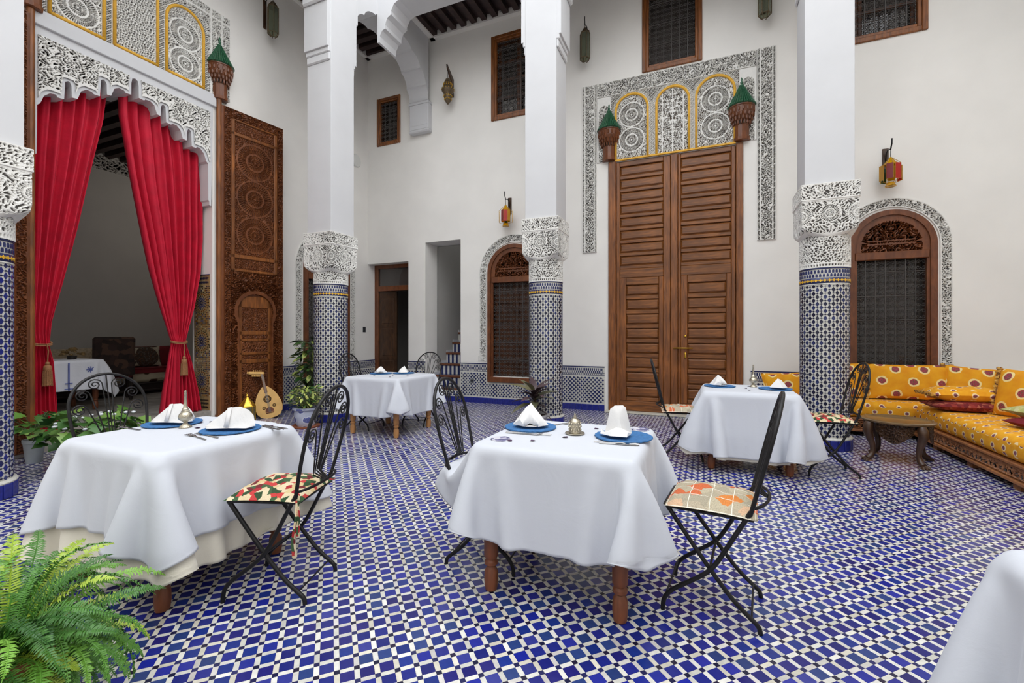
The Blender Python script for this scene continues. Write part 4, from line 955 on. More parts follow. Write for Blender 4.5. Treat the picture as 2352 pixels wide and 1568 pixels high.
TB = {1: (-3.10, -2.27, 1.22, 2.0), 2: (-1.09, -.27, 1.99, 2.76), 3: (-4.37, -3.5, 4.57, 5.46), 4: (-.03, .80, 4.73, 5.52), 5: (.69, 1.62, .62, 1.585)}
table('wooden dining table nearest the fern, under two layers of white cloth', *TB[1], LEG_D, LEGW); table('reddish wooden table under the white cloth in the middle foreground', *TB[2], LEG_D, LEGW)
table('pale wooden table under a white cloth at the far left, by the stairs', *TB[3], LEG_P, PINEW); table('reddish wooden table under a white cloth in front of the big door', *TB[4], LEG_D, LEGW)
table('wooden table under the white cloth cut off by the bottom right corner', *TB[5], LEG_D, LEGW)
ZT = .745
# seats that the cloths fall over (world boxes)
SEAT1 = (-2.20, -1.7, 1.45, 1.93, .36, .60, -1); SEAT2 = (-1.39, -.97, 2.2, 2.58, .38, .545); SEAT3 = [(-4.62, -4.22, 4.8, 5.2, .38, .545), (-4.05, -3.65, 5.35, 5.75, .38, .5)]; SEAT4 = (-.6, -.06, 4.90, 5.38, .36, .60, 1)
def clothe(k, label, ox, oy, seed, boxes=(), under=None, ulabel='', rnd=1.08, hang=False):
    x0, x1, y0, y1 = TB[k]; c = ((x0 + x1) / 2, (y0 + y1) / 2, (x1 - x0) / 2, (y1 - y0) / 2)
    if not under: return cloth('tablecloth', label, 'tablecloth', drape(*c, ZT, ox, oy, seed, boxes=boxes, rnd=rnd, hang=hang), LINEN, 'white tablecloths')
    P = drape(*c, ZT, under, under, seed, boxes=boxes, rnd=rnd, hang=hang); nx, ny = P.shape[:2]          # both layers fall together
    N = np.cross(np.gradient(P, axis=0), np.gradient(P, axis=1)); N /= np.linalg.norm(N, axis=-1, keepdims=True) + 1e-9
    ki, kj = (max(1, int(round((under - o) / (2 * (h + under)) * (n - 1)))) for o, h, n in ((ox, c[2], nx), (oy, c[3], ny)))
    T = P[ki:nx - ki, kj:ny - kj].copy(); n = N[ki:nx - ki, kj:ny - kj]; down = np.clip((ZT - T[..., 2:]) / .4, 0, 1)
    T += n * (.006 + .016 * down ** 2)
    cloth('undercloth', ulabel, 'tablecloth', P, UNDER, 'ivory undercloths'); return cloth('tablecloth', label, 'tablecloth', T, LINEN, 'white tablecloths')
clothe(1, 'white damask tablecloth on the near left table, over a longer ivory one', .39, .38, 1, [SEAT1], hang=True, under=.56, ulabel='ivory undercloth reaching low under the near left white cloth')
clothe(2, 'white linen tablecloth on the middle foreground table', .48, .45, 2, [SEAT2])
clothe(3, 'white linen tablecloth on the far left table near the stairs', .47, .47, 3, SEAT3)
clothe(4, 'white linen tablecloth on the table in front of the big door', .54, .57, 4, [SEAT4], .60, hang=True, ulabel='ivory undercloth peeping out below the cloth before the big door')
clothe(5, 'white damask tablecloth in the bottom right corner of the picture', .39, .39, 5, rnd=.9, hang=True, under=.46, ulabel='ivory undercloth below the white cloth in the bottom right corner')

# ================================================================ WROUGHT IRON CHAIRS
def spiral(c, r0, turns, a0, sgn, n=26):
    q = np.linspace(0, 1, n); a = a0 + sgn * q * turns * 2 * PI; r = r0 * (1 - .86 * q)
    return [(c[0] + rr * math.cos(t), c[1] + rr * math.sin(t)) for rr, t in zip(r, a)]
def chair_parts():
    "local: faces +x, seat centre at the origin"
    P = {}
    def back(u, v): return (-.165 - .128 * (v / .58), u, .515 + v * .905)     # back plane point, v up
    # balloon back
    pts = []; hw = .175
    for v in np.linspace(0, .34, 9): pts.append((-(hw + .035 * math.sin(min(1, v / .34) * PI / 2)), v))
    for a in np.linspace(PI, 0, 22)[1:-1]: pts.append((.21 * math.cos(a), .34 + .235 * math.sin(a)))
    pts += [(-a, b) for a, b in pts[:9][::-1]]
    P['back_frame'] = MB().tube([back(*p) for p in pts], .0095, 8)
    bow = [(-.17 - .07 * math.cos(t), .175 * math.sin(t), .545 + .015 * math.cos(t)) for t in np.linspace(-PI / 2, PI / 2, 13)]
    P['bow'] = MB().tube(bow, .007, 6)
    P['spokes'] = []
    b0 = np.array((-.238, 0, .552)); A = []
    cs = [(.066, .50), (.135, .425), (.158, .325)]          # scroll centres inside the arch, right half
    for k in (-3, -2, -1, 0, 1, 2, 3):
        mb = MB(); sx = 1 if k > 0 else -1; q = np.linspace(0, 1, 10); s0 = (.011 * k, .045)
        if k == 0: e = (0, .572)
        else:
            c = cs[abs(k) - 1]; r = .041; phi = math.atan2(c[1] - s0[1], c[0] - abs(s0[0])); a0 = phi + PI / 2
            sp = spiral(c, r, 1.9, a0, -1); sp = [(sx * a_, b_) for a_, b_ in sp]; e = sp[0]
            mb.tube([back(*p) for p in sp], .0038, 6)
        L3 = [back(s0[0] + (e[0] - s0[0]) * t ** 1.15, s0[1] + (e[1] - s0[1]) * t) for t in q]; L3[0] = tuple(b0 + np.array((0, s0[0] * .5, 0)))
        mb.tube(L3, .004, 6); P['spokes'].append(mb)
    def rail(pts, r=.0105, n=20):
        pts = np.array(pts, float); t = np.linspace(0, 1, len(pts)); tt = np.linspace(0, 1, n)
        for _ in range(1): pass
        c = np.stack([np.interp(tt, t, pts[:, i]) for i in range(3)], 1)
        for _ in range(3): c[1:-1] = (c[:-2] + 2 * c[1:-1] + c[2:]) / 4
        return c
    def rleg(s): y = s * .175; return MB().tube(rail([(-.168, y, .53), (-.10, y, .405), (-.035, y, .28), (.0, y, .23), (.06, y, .18), (.165, y, .105), (.2, y, .055), (.203, y, .0)], n=26), .0105, 8)
    def fleg(s): y = s * .158; return MB().tube(rail([(.185, y, .49), (.1, y, .37), (.0, y, .236), (-.1, y, .112), (-.17, y, .055), (-.2, y, .03), (-.203, y, .0)], n=26), .0105, 8)
    P['legs'] = [rleg(-1), rleg(1), fleg(-1), fleg(1)]
    P['stretch'] = [MB().tube([(.185, -.175, .09), (.185, .175, .09)], .0045, 6), MB().tube([(-.17, -.158, .06), (-.17, .158, .06)], .0045, 6), MB().tube([(0, -.18, .234), (0, .18, .234)], .006, 6)]
    sf = MB().tube([(-.175, -.165, .49), (.175, -.165, .49), (.2, -.14, .49), (.2, .14, .49), (.175, .165, .49), (-.175, .165, .49)], .0075, 8, closed=True)
    P['seat_frame'] = sf
    P['slats'] = [MB().box(-.172, .198, y - .011, y + .011, .493, .498) for y in (-.11, -.055, 0, .055, .11)]
    return P
def make_chair(label):
    t = thing('garden_chair', label, 'chair', group='wrought iron garden chairs'); P = chair_parts()
    P['back_frame'].build('back_frame', IRON, t, smooth=60); P['bow'].build('back_bow', IRON, t, smooth=60)
    for m in P['spokes']: m.build('scroll_spoke', IRON, t, smooth=60)
    for m in P['legs']: m.build('leg', IRON, t, smooth=60)
    for m in P['stretch']: m.build('stretcher', IRON, t, smooth=60)
    P['seat_frame'].build('seat_frame', IRON, t, smooth=60)
    for m in P['slats']: m.build('seat_slat', IRON, t)
    return t
chair0 = make_chair('black wrought iron chair with red and green floral pad at the near left table')
def pad(label, m, loc, rz, group='chair pads', tie=False):
    n = 15; u = np.linspace(-1, 1, n); U, V = np.meshgrid(u, u, indexing='ij'); e = np.sqrt(np.clip((1 - np.abs(U) ** 4) * (1 - np.abs(V) ** 4), 0, 1))
    tuft = .009 * np.cos(U * 3 * PI) * np.cos(V * 3 * PI); sag = .008 * (np.abs(U) ** 2 + np.abs(V) ** 2) * -1
    X = U * .190 * (1 + .02 * V * V); Y = V * .188
    top = np.stack([X, Y, .016 + (.032 + tuft) * e + sag], -1); bot = np.stack([X, Y, .004 + .008 * (1 - e) + sag + .004], -1)
    mb = MB().grid(top).grid(bot); o = mb.build('chair_pad', m, None, True, uv=1); o.location = loc; o.rotation_euler = (0, 0, rz); tag(o, label, 'seat pad', group)
    if tie: MB().tube([(-.175, .18, .01), (-.185, .2, -.06), (-.17, .205, -.17), (-.175, .2, -.25)], [.006, .009, .01, .012], 5).tube([(-.175, .18, .01), (-.19, .195, -.05), (-.192, .2, -.15)], .008, 5).build('tie', m, o, uv=1)
    return o
FLORAL = patch_mat('red_green_floral_print', ((226, 208, 172), (44, 74, 42), (168, 36, 44), (224, 204, 168), (62, 92, 56), (198, 60, 58), (214, 190, 140), (112, 28, 36), (228, 212, 178), (220, 200, 160)), 52)
PATCH = patch_mat('orange_patchwork_print', ((186, 172, 146), (176, 164, 140), (194, 182, 156), (216, 132, 62), (184, 170, 146), (170, 160, 138), (206, 104, 60), (190, 178, 152), (214, 176, 142), (188, 176, 150), (180, 168, 142)), 26, thread=2.4)
PALE = patch_mat('pale_green_print', ((196, 192, 168), (172, 176, 140), (206, 196, 160), (160, 160, 128)), 18)
SPOTS = [  # x, y, heading, label, pad material, pad label
    (-2.02, 1.69, 199, None, FLORAL, 'red, green and cream floral pad on the near left chair', True),
    (-3.47, 1.72, -3, 'black wrought iron chair behind the near left table, before the curtain', None, '', False),
    (.035, 2.40, 174, 'black wrought iron chair with orange patchwork pad in the right foreground', PATCH, 'beige and orange patchwork pad on the right foreground chair', False),
    (-1.17, 2.39, 6, 'black wrought iron chair left of the middle foreground table', PATCH, 'orange patchwork pad half hidden by the middle foreground cloth', False),
    (-4.40, 5.0, 4, 'black wrought iron chair left of the far table by the stairs', PALE, 'pale printed pad on the chair left of the far table', False),
    (-3.84, 5.55, -86, 'black wrought iron chair behind the far table, before the stairs', None, '', False),
    (-.25, 5.14, 9, 'black wrought iron chair in front of the big door', PATCH, 'orange patchwork pad on the chair in front of the big door', False),
    (1.07, 5.12, 186, 'black wrought iron chair beside the right column and the sofa', FLORAL, 'red and green floral pad on the chair by the right column', False)]
for i, (x, y, hd, lb, pm, pl, tie) in enumerate(SPOTS):
    c = chair0 if i == 0 else copy_tree(chair0)
    c.location = (x, y, 0); c.rotation_euler = (0, 0, R(hd))
    if lb: c['label'] = lb
    if pm: pad(pl, pm, (x, y, .498), R(hd), tie=tie)

# ================================================================ TABLEWARE
ZP = ZT + .0085
def scallop_plate(label, x, y, z, r=.15):
    mb = MB(); n = 72; V = []; rings = ((0, .004), (.6, .004), (.72, .006), (.93, .012), (1.0, .011), (1.0, .005), (.7, 0), (0, 0))
    for q, h in rings:
        for k in range(n): a = 2 * PI * k / n; rr = r * q * (1 + (.018 * math.cos(a * 24) if q > .9 else 0)); V.append((rr * math.cos(a), rr * math.sin(a), h))
    F = [(i * n + k, i * n + (k + 1) % n, (i + 1) * n + (k + 1) % n, (i + 1) * n + k) for i in range(len(rings) - 1) for k in range(n)]
    o = mb.add(V, F).build('charger_plate', PLATE, None, 40); o.location = (x, y, z); return tag(o, label, 'plate', 'blue charger plates')
NAPKIN = linen('pale_napkin_linen', (226, 224, 222), .3)
def shell_mesh(faces_fn, name, th=.002, sub=1):
    V, F = faces_fn(); o = MB().add(V, F).build(name, NAPKIN, None, 40)
    s = o.modifiers.new('sub', 'SUBSURF'); s.levels = s.render_levels = sub; s.subdivision_type = 'SIMPLE'
    s = o.modifiers.new('thick', 'SOLIDIFY'); s.thickness = th; return o
def fan_napkin():
    "flat base triangle with a pleated fan standing on it"
    V = [(0, -.055, .014), (-.004, -.012, .115), (-.13, -.012, .016), (-.085, .05, .05), (.045, -.002, .118), (.085, .004, .10), (.11, .006, .07), (.128, -.012, .016), (-.10, -.055, .013), (.10, -.055, .013), (.004, .05, .104), (.09, .06, .018), (-.10, .065, .016),
         (-.012, -.058, .02), (.012, -.058, .02), (.009, -.016, .118), (-.012, -.016, .114)]
    F = [(0, 2, 1), (0, 1, 4), (0, 4, 5), (0, 5, 6), (0, 6, 7), (0, 8, 2), (0, 7, 9), (1, 2, 3), (1, 3, 10), (1, 10, 4), (4, 10, 5), (5, 10, 11), (5, 11, 6), (6, 11, 7), (2, 12, 3), (3, 12, 10), (10, 12, 11), (13, 14, 15, 16), (8, 9, 11, 12)]
    return V, F
def tent_napkin(h=.125, w=.10, lean=.0):
    def f():
        V = [(0, .01, h), (-w, -.03, .014), (-.03, -.075, .012), (.0, -.06, .03), (.05, -.07, .012), (w, -.02, .014), (w * .8, .06, .014), (-w * .8, .06, .014), (-.025, -.01, h * .86), (.022, -.012, h * .8), (-w * .55, -.06, .05), (w * .5, -.055, .045)]
        return V, [(8, 10, 1), (10, 2, 1), (8, 3, 2, 10), (0, 8, 3), (0, 3, 9), (9, 3, 4, 11), (9, 11, 5), (11, 4, 5), (0, 9, 5), (0, 5, 6), (0, 6, 7), (0, 7, 1), (0, 1, 8), (1, 2, 4, 5), (1, 5, 6, 7)]
    return f
def tongue_napkin():
    V = [(-.075, .02, .014), (-.045, .0, .15), (-.02, .005, .17), (.025, .01, .172), (.04, .01, .16), (.075, .03, .014), (.02, -.035, .05), (-.012, -.035, .055), (.0, -.02, .12), (-.04, -.075, .014), (.045, -.085, .014), (.05, -.06, .035), (-.035, -.06, .04), (-.10, -.02, .014), (-.095, .02, .03), (-.03, .07, .014), (.05, .07, .014)]
    F = [(0, 7, 8, 1), (1, 8, 2), (2, 8, 3), (3, 8, 4), (4, 8, 6, 5), (7, 6, 8), (7, 12, 11, 6), (12, 9, 10, 11), (0, 7, 12, 13), (13, 14, 0), (13, 12, 9), (5, 6, 11), (11, 10, 5), (0, 1, 2, 15), (2, 3, 16, 15), (3, 4, 5, 16), (13, 9, 10, 5), (13, 0, 15, 16, 5)]
    return V, F
def place_napkin(o, label, x, y, z, rz, sc=1.0):
    o.location = (x, y, z + .004); o.rotation_euler = (0, 0, R(rz)); o.scale = (sc,) * 3; tag(o, label, 'napkin', 'folded white napkins')
PL = [(-2.965, 1.70, 'blue woven charger plate on the left of the near left table'), (-2.47, 1.72, 'blue woven charger plate by the chair at the near left table'), (-.945, 2.48, 'blue woven charger plate left of the silver cup'), (-.40, 2.44, 'blue woven charger plate right of the silver cup'),
      (-4.19, 5.1, 'blue charger plate at the left of the far table by the stairs'), (-3.93, 5.27, 'blue charger plate at the back of the far table by the stairs'), (.14, 5.2, 'blue charger plate at the left of the table before the big door'), (.64, 5.14, 'blue charger plate at the right of the table before the big door')]
for i, (x, y, lb) in enumerate(PL): scallop_plate(lb, x, y, ZP + (.0065 if i in (0, 1, 6, 7) else 0))
place_napkin(shell_mesh(fan_napkin, 'napkin'), 'white fan-folded napkin standing on the left plate of the near left table', -2.955, 1.70, ZP + .011, 20)
place_napkin(shell_mesh(fan_napkin, 'napkin'), 'white fan-folded napkin on the plate by the near left chair', -2.47, 1.725, ZP + .011, 28, 1.05)
place_napkin(shell_mesh(tent_napkin(.135, .105), 'napkin'), 'white pointed tent-folded napkin left of the silver cup', -.945, 2.49, ZP + .004, 14)
place_napkin(shell_mesh(tongue_napkin, 'napkin'), 'tall tongue-shaped folded napkin right of the silver cup', -.425, 2.43, ZP + .004, 10, .95)
place_napkin(shell_mesh(tent_napkin(.10, .09), 'napkin'), 'white folded napkin at the left of the far table', -4.19, 5.1, ZP + .004, 30)
place_napkin(shell_mesh(tent_napkin(.10, .10), 'napkin'), 'white folded napkin at the back of the far table', -3.93, 5.27, ZP + .004, -60)
place_napkin(shell_mesh(tent_napkin(.115, .085), 'napkin'), 'white folded napkin at the left of the table before the big door', .13, 5.2, ZP + .011, 40)
place_napkin(shell_mesh(tent_napkin(.10, .075), 'napkin'), 'small white pointed napkin at the right of the table before the big door', .665, 5.15, ZP + .011, 160)
def fork(label, x, y, z, rz):
    mb = MB().tube([(-.085, 0, .003), (0, 0, .004), (.03, 0, .007), (.045, 0, .004)], [.004, .003, .003, .004], 6)
    mb.box(.04, .062, -.012, .012, .003, .006)
    for k in range(4): mb.tube([(.06, -.0105 + .007 * k, .0045), (.085, -.0105 + .007 * k, .006), (.1, -.0105 + .007 * k, .004)], .0018, 4)
    o = mb.build('fork', STEEL, None, 40); o.scale = (1.2, 1.2, 1); o.location = (x, y, z); o.rotation_euler = (0, 0, R(rz)); tag(o, label, 'fork', 'forks')
def knife(label, x, y, z, rz):
    mb = MB().tube([(-.09, 0, .004), (-.01, 0, .005)], [.0055, .004], 6); mb.prism([(-.012, -.006), (.09, -.009), (.105, 0), (.1, .006), (-.012, .004)], .003, .005, lambda a, b, d: (a, b, d))
    o = mb.build('knife', STEEL, None, 40); o.location = (x, y, z); o.rotation_euler = (0, 0, R(rz)); tag(o, label, 'knife', 'knives')
Z1 = ZP + .0065
fork('steel fork with its tines towards the camera side, near left table', -2.455, 1.525, Z1, 169); fork('steel fork touching the blue plate by the near left chair', -2.44, 1.572, Z1, 172)
knife('steel knife right of the plate by the near left chair', -2.31, 1.845, Z1, -12); fork('steel fork right of the plate by the near left chair', -2.31, 1.87, Z1, -10)
knife('steel knife left of the left plate on the near left table', -3.04, 1.515, Z1, 0); fork('steel fork behind the rosewater flask', -2.72, 1.86, Z1, 20)
knife('steel knife before the plate left of the silver cup', -.93, 2.30, ZP, 4); fork('steel fork before the plate left of the silver cup', -.89, 2.325, ZP, 3)
knife('steel knife before the plate right of the silver cup', -.40, 2.265, ZP, 8); fork('steel fork before the plate right of the silver cup', -.42, 2.285, ZP, 6)
fork('steel fork behind the plate left of the silver cup', -.82, 2.62, ZP, 50)
def flask(label, x, y, z, s=1):
    prof = [(.001, 0), (.05, .002), (.048, .012), (.02, .035), (.014, .045), (.02, .055), (.05, .075), (.056, .1), (.046, .125), (.03, .14), (.034, .147), (.024, .155), (.028, .165), (.016, .18), (.013, .22), (.009, .29), (.011, .295), (.008, .31), (.011, .32), (.005, .33), (.001, .33)]
    o = MB().lathe(prof, 20).build('rosewater_flask', SILVER, None, 50); o.location = (x, y, z); o.scale = (s,) * 3; tag(o, label, 'flask', 'silver flasks')
flask('silver long-necked rosewater flask on the near left table', -2.785, 1.665, Z1, .66); flask('silver long-necked flask on the table before the big door', .46, 5.29, Z1, .70)
cup = thing('silver_cup', 'engraved silver cup with a small flame-shaped lid on a saucer', 'cup', (-.66, 2.42, ZP)); cup.scale = (.88,) * 3
MB().lathe([(.0, 0), (.05, .002), (.062, .008), (.06, .011), (.045, .006), (0, .005)], 28).build('saucer', SILVER, cup, True)
cm = MB().lathe([(.001, .006), (.034, .008), (.036, .015), (.033, .02), (.036, .07), (.033, .084), (.02, .096), (.008, .102)], 18)
for k in range(10):
    for z in (.03, .05, .068): a = 2 * PI * (k + (z == .05) * .5) / 10; cm.sphere((.0355 * math.cos(a), .0355 * math.sin(a), z), .0075, 6)
cm.build('cup_body', SILVER, cup, 50)
MB().lathe([(.008, .1), (.011, .108), (.005, .116), (.007, .122), (.001, .134)], 10).build('finial', SILVER, cup, True)
COAST = patch_mat('patterned_coaster', ((120, 116, 150), (206, 204, 212), (96, 94, 128), (178, 174, 192)), 60)
for x, y, lb in ((-.985, 2.145, 'round patterned coaster at the near left corner of the middle table'), (-.345, 2.68, 'round patterned coaster behind the tongue-folded napkin')):
    o = MB().lathe([(0, 0), (.05, 0), (.052, .003), (.05, .006), (0, .006)], 32).build('coaster', COAST, None, 40, uv=1); o.location = (x, y, ZP); tag(o, lb, 'coaster', 'patterned coasters')
pmesh = MB().add([(-.014, -.006, .002), (0, -.011, .005), (.015, -.003, .003), (.008, .01, .006), (-.009, .009, .003), (0, 0, .0)], [(0, 1, 5), (1, 2, 5), (2, 3, 5), (3, 4, 5), (4, 0, 5)]).mesh('petal', PETAL)
PT = [(-2.89, 1.64, 1, 'before the silver flask, left'), (-2.845, 1.79, 1, 'behind the silver flask'), (-2.70, 1.68, 1, 'right of the silver flask'), (-2.36, 1.89, 1, 'behind the plate by the near left chair'),
      (-.99, 2.70, 0, 'at the back of the middle table, behind the tent napkin'), (-.58, 2.60, 0, 'behind the silver cup, right'), (-.685, 2.315, 0, 'just before the silver cup'), (-.925, 2.13, 0, 'touching the near left coaster'), (-.815, 2.175, 0, 'at the front edge between coaster and cup'),
      (-4.05, 4.79, 0, 'at the front left of the far table'), (-3.87, 4.95, 0, 'in the middle of the far table'), (-3.75, 4.74, 0, 'at the front of the far table'), (-3.64, 4.96, 0, 'at the right of the far table'),
      (.375, 5.10, 1, 'before the flask on the table by the big door'), (.395, 4.95, 1, 'at the front of the table by the big door'), (.42, 5.32, 1, 'beside the flask on the table by the big door')]
for k, (x, y, u, lb) in enumerate(PT):
    o = bpy.data.objects.new('petal', pmesh); link(o); o.location = (x, y, ZP + .0065 * u); o.rotation_euler = (0, 0, k * 2.1); o.scale = (1.15,) * 3; tag(o, 'dark purple dried petal ' + lb, 'petal', 'scattered petals')

# ================================================================ CURTAINS
def curtain(label, tab, x, tie_z, seed, nf):
    "tab: rows (z, y0, y1) from top to bottom"
    tab = np.array(tab)[::-1]; Z = np.concatenate([np.linspace(tab[0, 0], tie_z - .1, 34), np.linspace(tie_z - .09, tie_z + .12, 14), np.linspace(tie_z + .14, tab[-1, 0], 60)]); ns = nf * 14; s = np.linspace(0, 1, ns)
    y0 = np.interp(Z, tab[:, 0], tab[:, 1]); y1 = np.interp(Z, tab[:, 0], tab[:, 2]); w = y1 - y0; rg = np.random.default_rng(seed); ph = rg.uniform(-.5, .5, nf * 3)
    warp = s + .012 * np.sin(s * 17 + seed) + .008 * np.sin(s * 41); amp = np.clip(.052 * (w / .72) ** .8, .012, .05); amp = np.where(Z < tie_z, amp * 1.15, amp)
    f = np.sin(warp * nf * 2 * PI + .35 * np.sin(s * 9 + seed)) + .3 * np.sin(warp * nf * 4.3 * PI + 1)
    X = x + amp[:, None] * f[None] + .02 * np.sin(Z * 2.1)[:, None] + .035 * np.exp(-((Z - tie_z) / .08) ** 2)[:, None] * (1 - (2 * s[None] - 1) ** 2)
    Y = y0[:, None] + w[:, None] * (s[None] + .012 * np.sin(Z * 3 + 1)[:, None] * np.sin(s * 8)[None]); P = np.stack([X, Y, np.broadcast_to(Z[:, None], X.shape)], -1)
    idx = np.arange(len(Z) * ns).reshape(len(Z), ns); Q = np.stack([idx[:-1, :-1], idx[:-1, 1:], idx[1:, 1:], idx[1:, :-1]], -1).reshape(-1, 4)
    c = np.array((x, y0.mean(), 0)); o = quick('curtain', P.reshape(-1, 3) - c, Q, VELVET, None, None, True); o.location = c; tag(o, label, 'curtain', 'crimson curtains')
    so = o.modifiers.new('thick', 'SOLIDIFY'); so.thickness = .004
    yt = (np.interp(tie_z, tab[:, 0], tab[:, 1]) + np.interp(tie_z, tab[:, 0], tab[:, 2])) / 2 - c[1]; hw = np.interp(tie_z, tab[:, 0], tab[:, 2] - tab[:, 1]) / 2 + .012
    rope = mat('gold_brown_cord_%d' % seed, (150, 104, 66), .7, var=.35, vs=120)
    mb = MB()
    for d in (0, .016): mb.tube([(.075 * math.cos(a) + .02, yt + hw * math.sin(a), tie_z + d - .02 * math.cos(a)) for a in np.linspace(0, 2 * PI, 28, endpoint=False)], .008, 6, closed=True)
    tb = mb.build('tieback', rope, o, True)
    mb = MB().tube([(.10, yt + .02, tie_z), (.105, yt + .03, tie_z - .08), (.1, yt + .025, tie_z - .2)], .006, 6).sphere((.1, yt + .025, tie_z - .22), .022, 8)
    mb.lathe([(.012, -.23), (.034, -.25), (.037, -.3), (.034, -.305), (.036, -.38), (.04, -.46), (0, -.46)], 14, c=(.1, yt + .025, tie_z))
    for k in range(14): a = 2 * PI * k / 14; mb.tube([(.1 + .036 * math.cos(a), yt + .025 + .036 * math.sin(a), tie_z - .3), (.1 + .041 * math.cos(a), yt + .025 + .041 * math.sin(a), tie_z - .47)], .004, 4)
    mb.build('tassel', rope, tb, 50); return o
XCU = -6.86
curtain('crimson curtain tied back at the left side of the alcove doorway', [(4.52, 2.46, 3.18), (3.95, 2.46, 3.13), (3.3, 2.46, 3.02), (2.6, 2.465, 2.90), (1.9, 2.47, 2.76), (1.45, 2.475, 2.66), (1.18, 2.485, 2.635), (1.0, 2.48, 2.67), (.6, 2.47, 2.69), (.0, 2.46, 2.72)], XCU, 1.2, 2, 6)
curtain('crimson curtain tied back at the right side of the alcove doorway', [(4.54, 3.30, 4.34), (4.1, 3.31, 4.34), (3.4, 3.42, 4.33), (2.7, 3.56, 4.33), (2.2, 3.66, 4.30), (1.7, 3.78, 4.22), (1.4, 3.86, 4.14), (1.2, 3.91, 4.09), (.95, 3.87, 4.16), (.5, 3.80, 4.25), (.185, 3.77, 4.30)], XCU, 1.2, 5, 8)

# ================================================================ ALCOVE FURNITURE
ROSE = flower_mat('rose_print_cotton', (196, 184, 160), (180, 168, 146), (176, 164, 140), (84, 52, 36), (70, 60, 38), 3.4, .2, .24, .4)
CREAM = mat('cream_brocade', (176, 160, 136), .9, var=.25, vs=25); MAROON = mat('maroon_velvet', (112, 12, 26), .8, var=.2, vs=12); DKBROC = patch_mat('dark_brown_brocade', ((48, 34, 30), (60, 42, 36), (40, 28, 26), (84, 60, 48)), 18)
FURN = mat('dark_stained_wood', (36, 26, 24), .5, var=.2)
def pillow(name, label, cat, w, h, t, m, M, group=None, fringe=None, uvk=1, n=17, ear=.05):
    "cushion in local xz plane, thickness along y"
    u = np.linspace(-1, 1, n); U, V = np.meshgrid(u, u, indexing='ij'); e = np.clip((1 - np.abs(U) ** 3.2) * (1 - np.abs(V) ** 3.2), 0, 1) ** .55
    X = U * w / 2 * (1 - ear * (1 - V * V)); Z = V * h / 2 * (1 - ear * (1 - U * U))
    mb = MB().grid(np.stack([X, -t / 2 * e, Z], -1)).grid(np.stack([X, t / 2 * e, Z], -1)); me = mb.mesh(name, m, True, uvk)
    o = bpy.data.objects.new(name, me); link(o); o.matrix_world = M; tag(o, label, cat, group)
    if fringe is not None:
        for sx in (-1, 1):
            f = MB()
            for k in range(26):
                v = -1 + 2 * k / 25; x = sx * w / 2 * (1 - ear * (1 - v * v)); z = v * h / 2; j = .008 * math.sin(k * 2.4)
                f.box(x - .004 if sx > 0 else x - .036, x + .036 if sx > 0 else x + .004, -.012 + j, .012 + j, z - h * .021, z + h * .021)
            f.build('fringe', fringe, o, uv=1)
    return o
def TM(x, y, z, rz=0, rx=0, ry=0): return Matrix.Translation((x, y, z)) @ Matrix.Rotation(R(rz), 4, 'Z') @ Matrix.Rotation(R(rx), 4, 'X') @ Matrix.Rotation(R(ry), 4, 'Y')
def bench(label, x0, x1, y0, y1, z0, zs, zt, mm, bm, front, carve=True, name='sofa', uvk=1):
    "low banquette: plinth and mattress; front: (axis, sign)"
    t = thing(name, label, 'sofa', ((x0 + x1) / 2, (y0 + y1) / 2, z0)); cx, cy = (x0 + x1) / 2, (y0 + y1) / 2; a, b, c, d = x0 - cx, x1 - cx, y0 - cy, y1 - cy
    ax, sg = front; q = .035; ia, ib, ic, id_ = a, b, c, d
    if ax == 'x': ia, ib = (a + q, b) if sg < 0 else (a, b - q)
    else: ic, id_ = (c + q, d) if sg < 0 else (c, d - q)
    MB().box(ia, ib, ic, id_, .07, zs - .02, b=.01).build('plinth', bm, t); MB().box(a, b, c, d, zs - .03, zs, b=.008).box(a + .01, b - .01, c + .01, d - .01, .055, .09, b=.008).build('plinth_moulding', bm, t)
    fm = MB().box(-.05, .05, -.05, .05, 0, .06).mesh('foot', bm)
    for k in range(5):
        for e in (0, 1):
            o = bpy.data.objects.new('foot', fm); link(o, t); f = .06 + (k / 4); f = min(f, .98)
            if ax == 'x': o.location = ((a + .1) if e == 0 else (b - .1), c + (d - c) * (k + .4) / 5, 0)
            else: o.location = (a + (b - a) * (k + .4) / 5, (c + .1) if e == 0 else (d - .1), 0)
    if carve:
        h = merge((-99, 99, .11, zs - .05, lambda u, v: np.where((np.abs(((u / .075) % 1) - .5) + np.abs(((v - .02) / .075) % 1 - .5) < .34) & ((np.abs(((u / .075) % 1) - .5) + np.abs(((v - .02) / .075) % 1 - .5) > .12)), 0, np.where(vor(u, v, .018, 51) > .3, 0, 1.))))
        if ax == 'x': fn = lambda u, v, h_: ((ia - h_ if sg < 0 else ib + h_), u, v); U = (c + .03, d - .03)
        else: fn = lambda u, v, h_: (u, (ic - h_ if sg < 0 else id_ + h_), v); U = (a + .03, b - .03)
        carved('carved_apron', U, (.095, zs - .03), .008, h, fn, .012, (INLAY, FURN), t)
    # mattress: rounded box built as a superellipse sweep
    nx, ny, nz = 40, 24, 10; hx, hy, hz = (b - a) / 2, (d - c) / 2, (zt - zs) / 2; mb = MB().box(-hx, hx, -hy, hy, zs, zt, b=.05)
    me = mb.mesh('mattress', mm, 50, uvk); o = bpy.data.objects.new('mattress', me); link(o, t)
    bv = o.modifiers.new('round', 'BEVEL'); bv.width = .03; bv.segments = 3
    return t
INLAY = wood('carved_light_cedar', (138, 84, 48), (190, 128, 78), (12, 12, 12), .5)
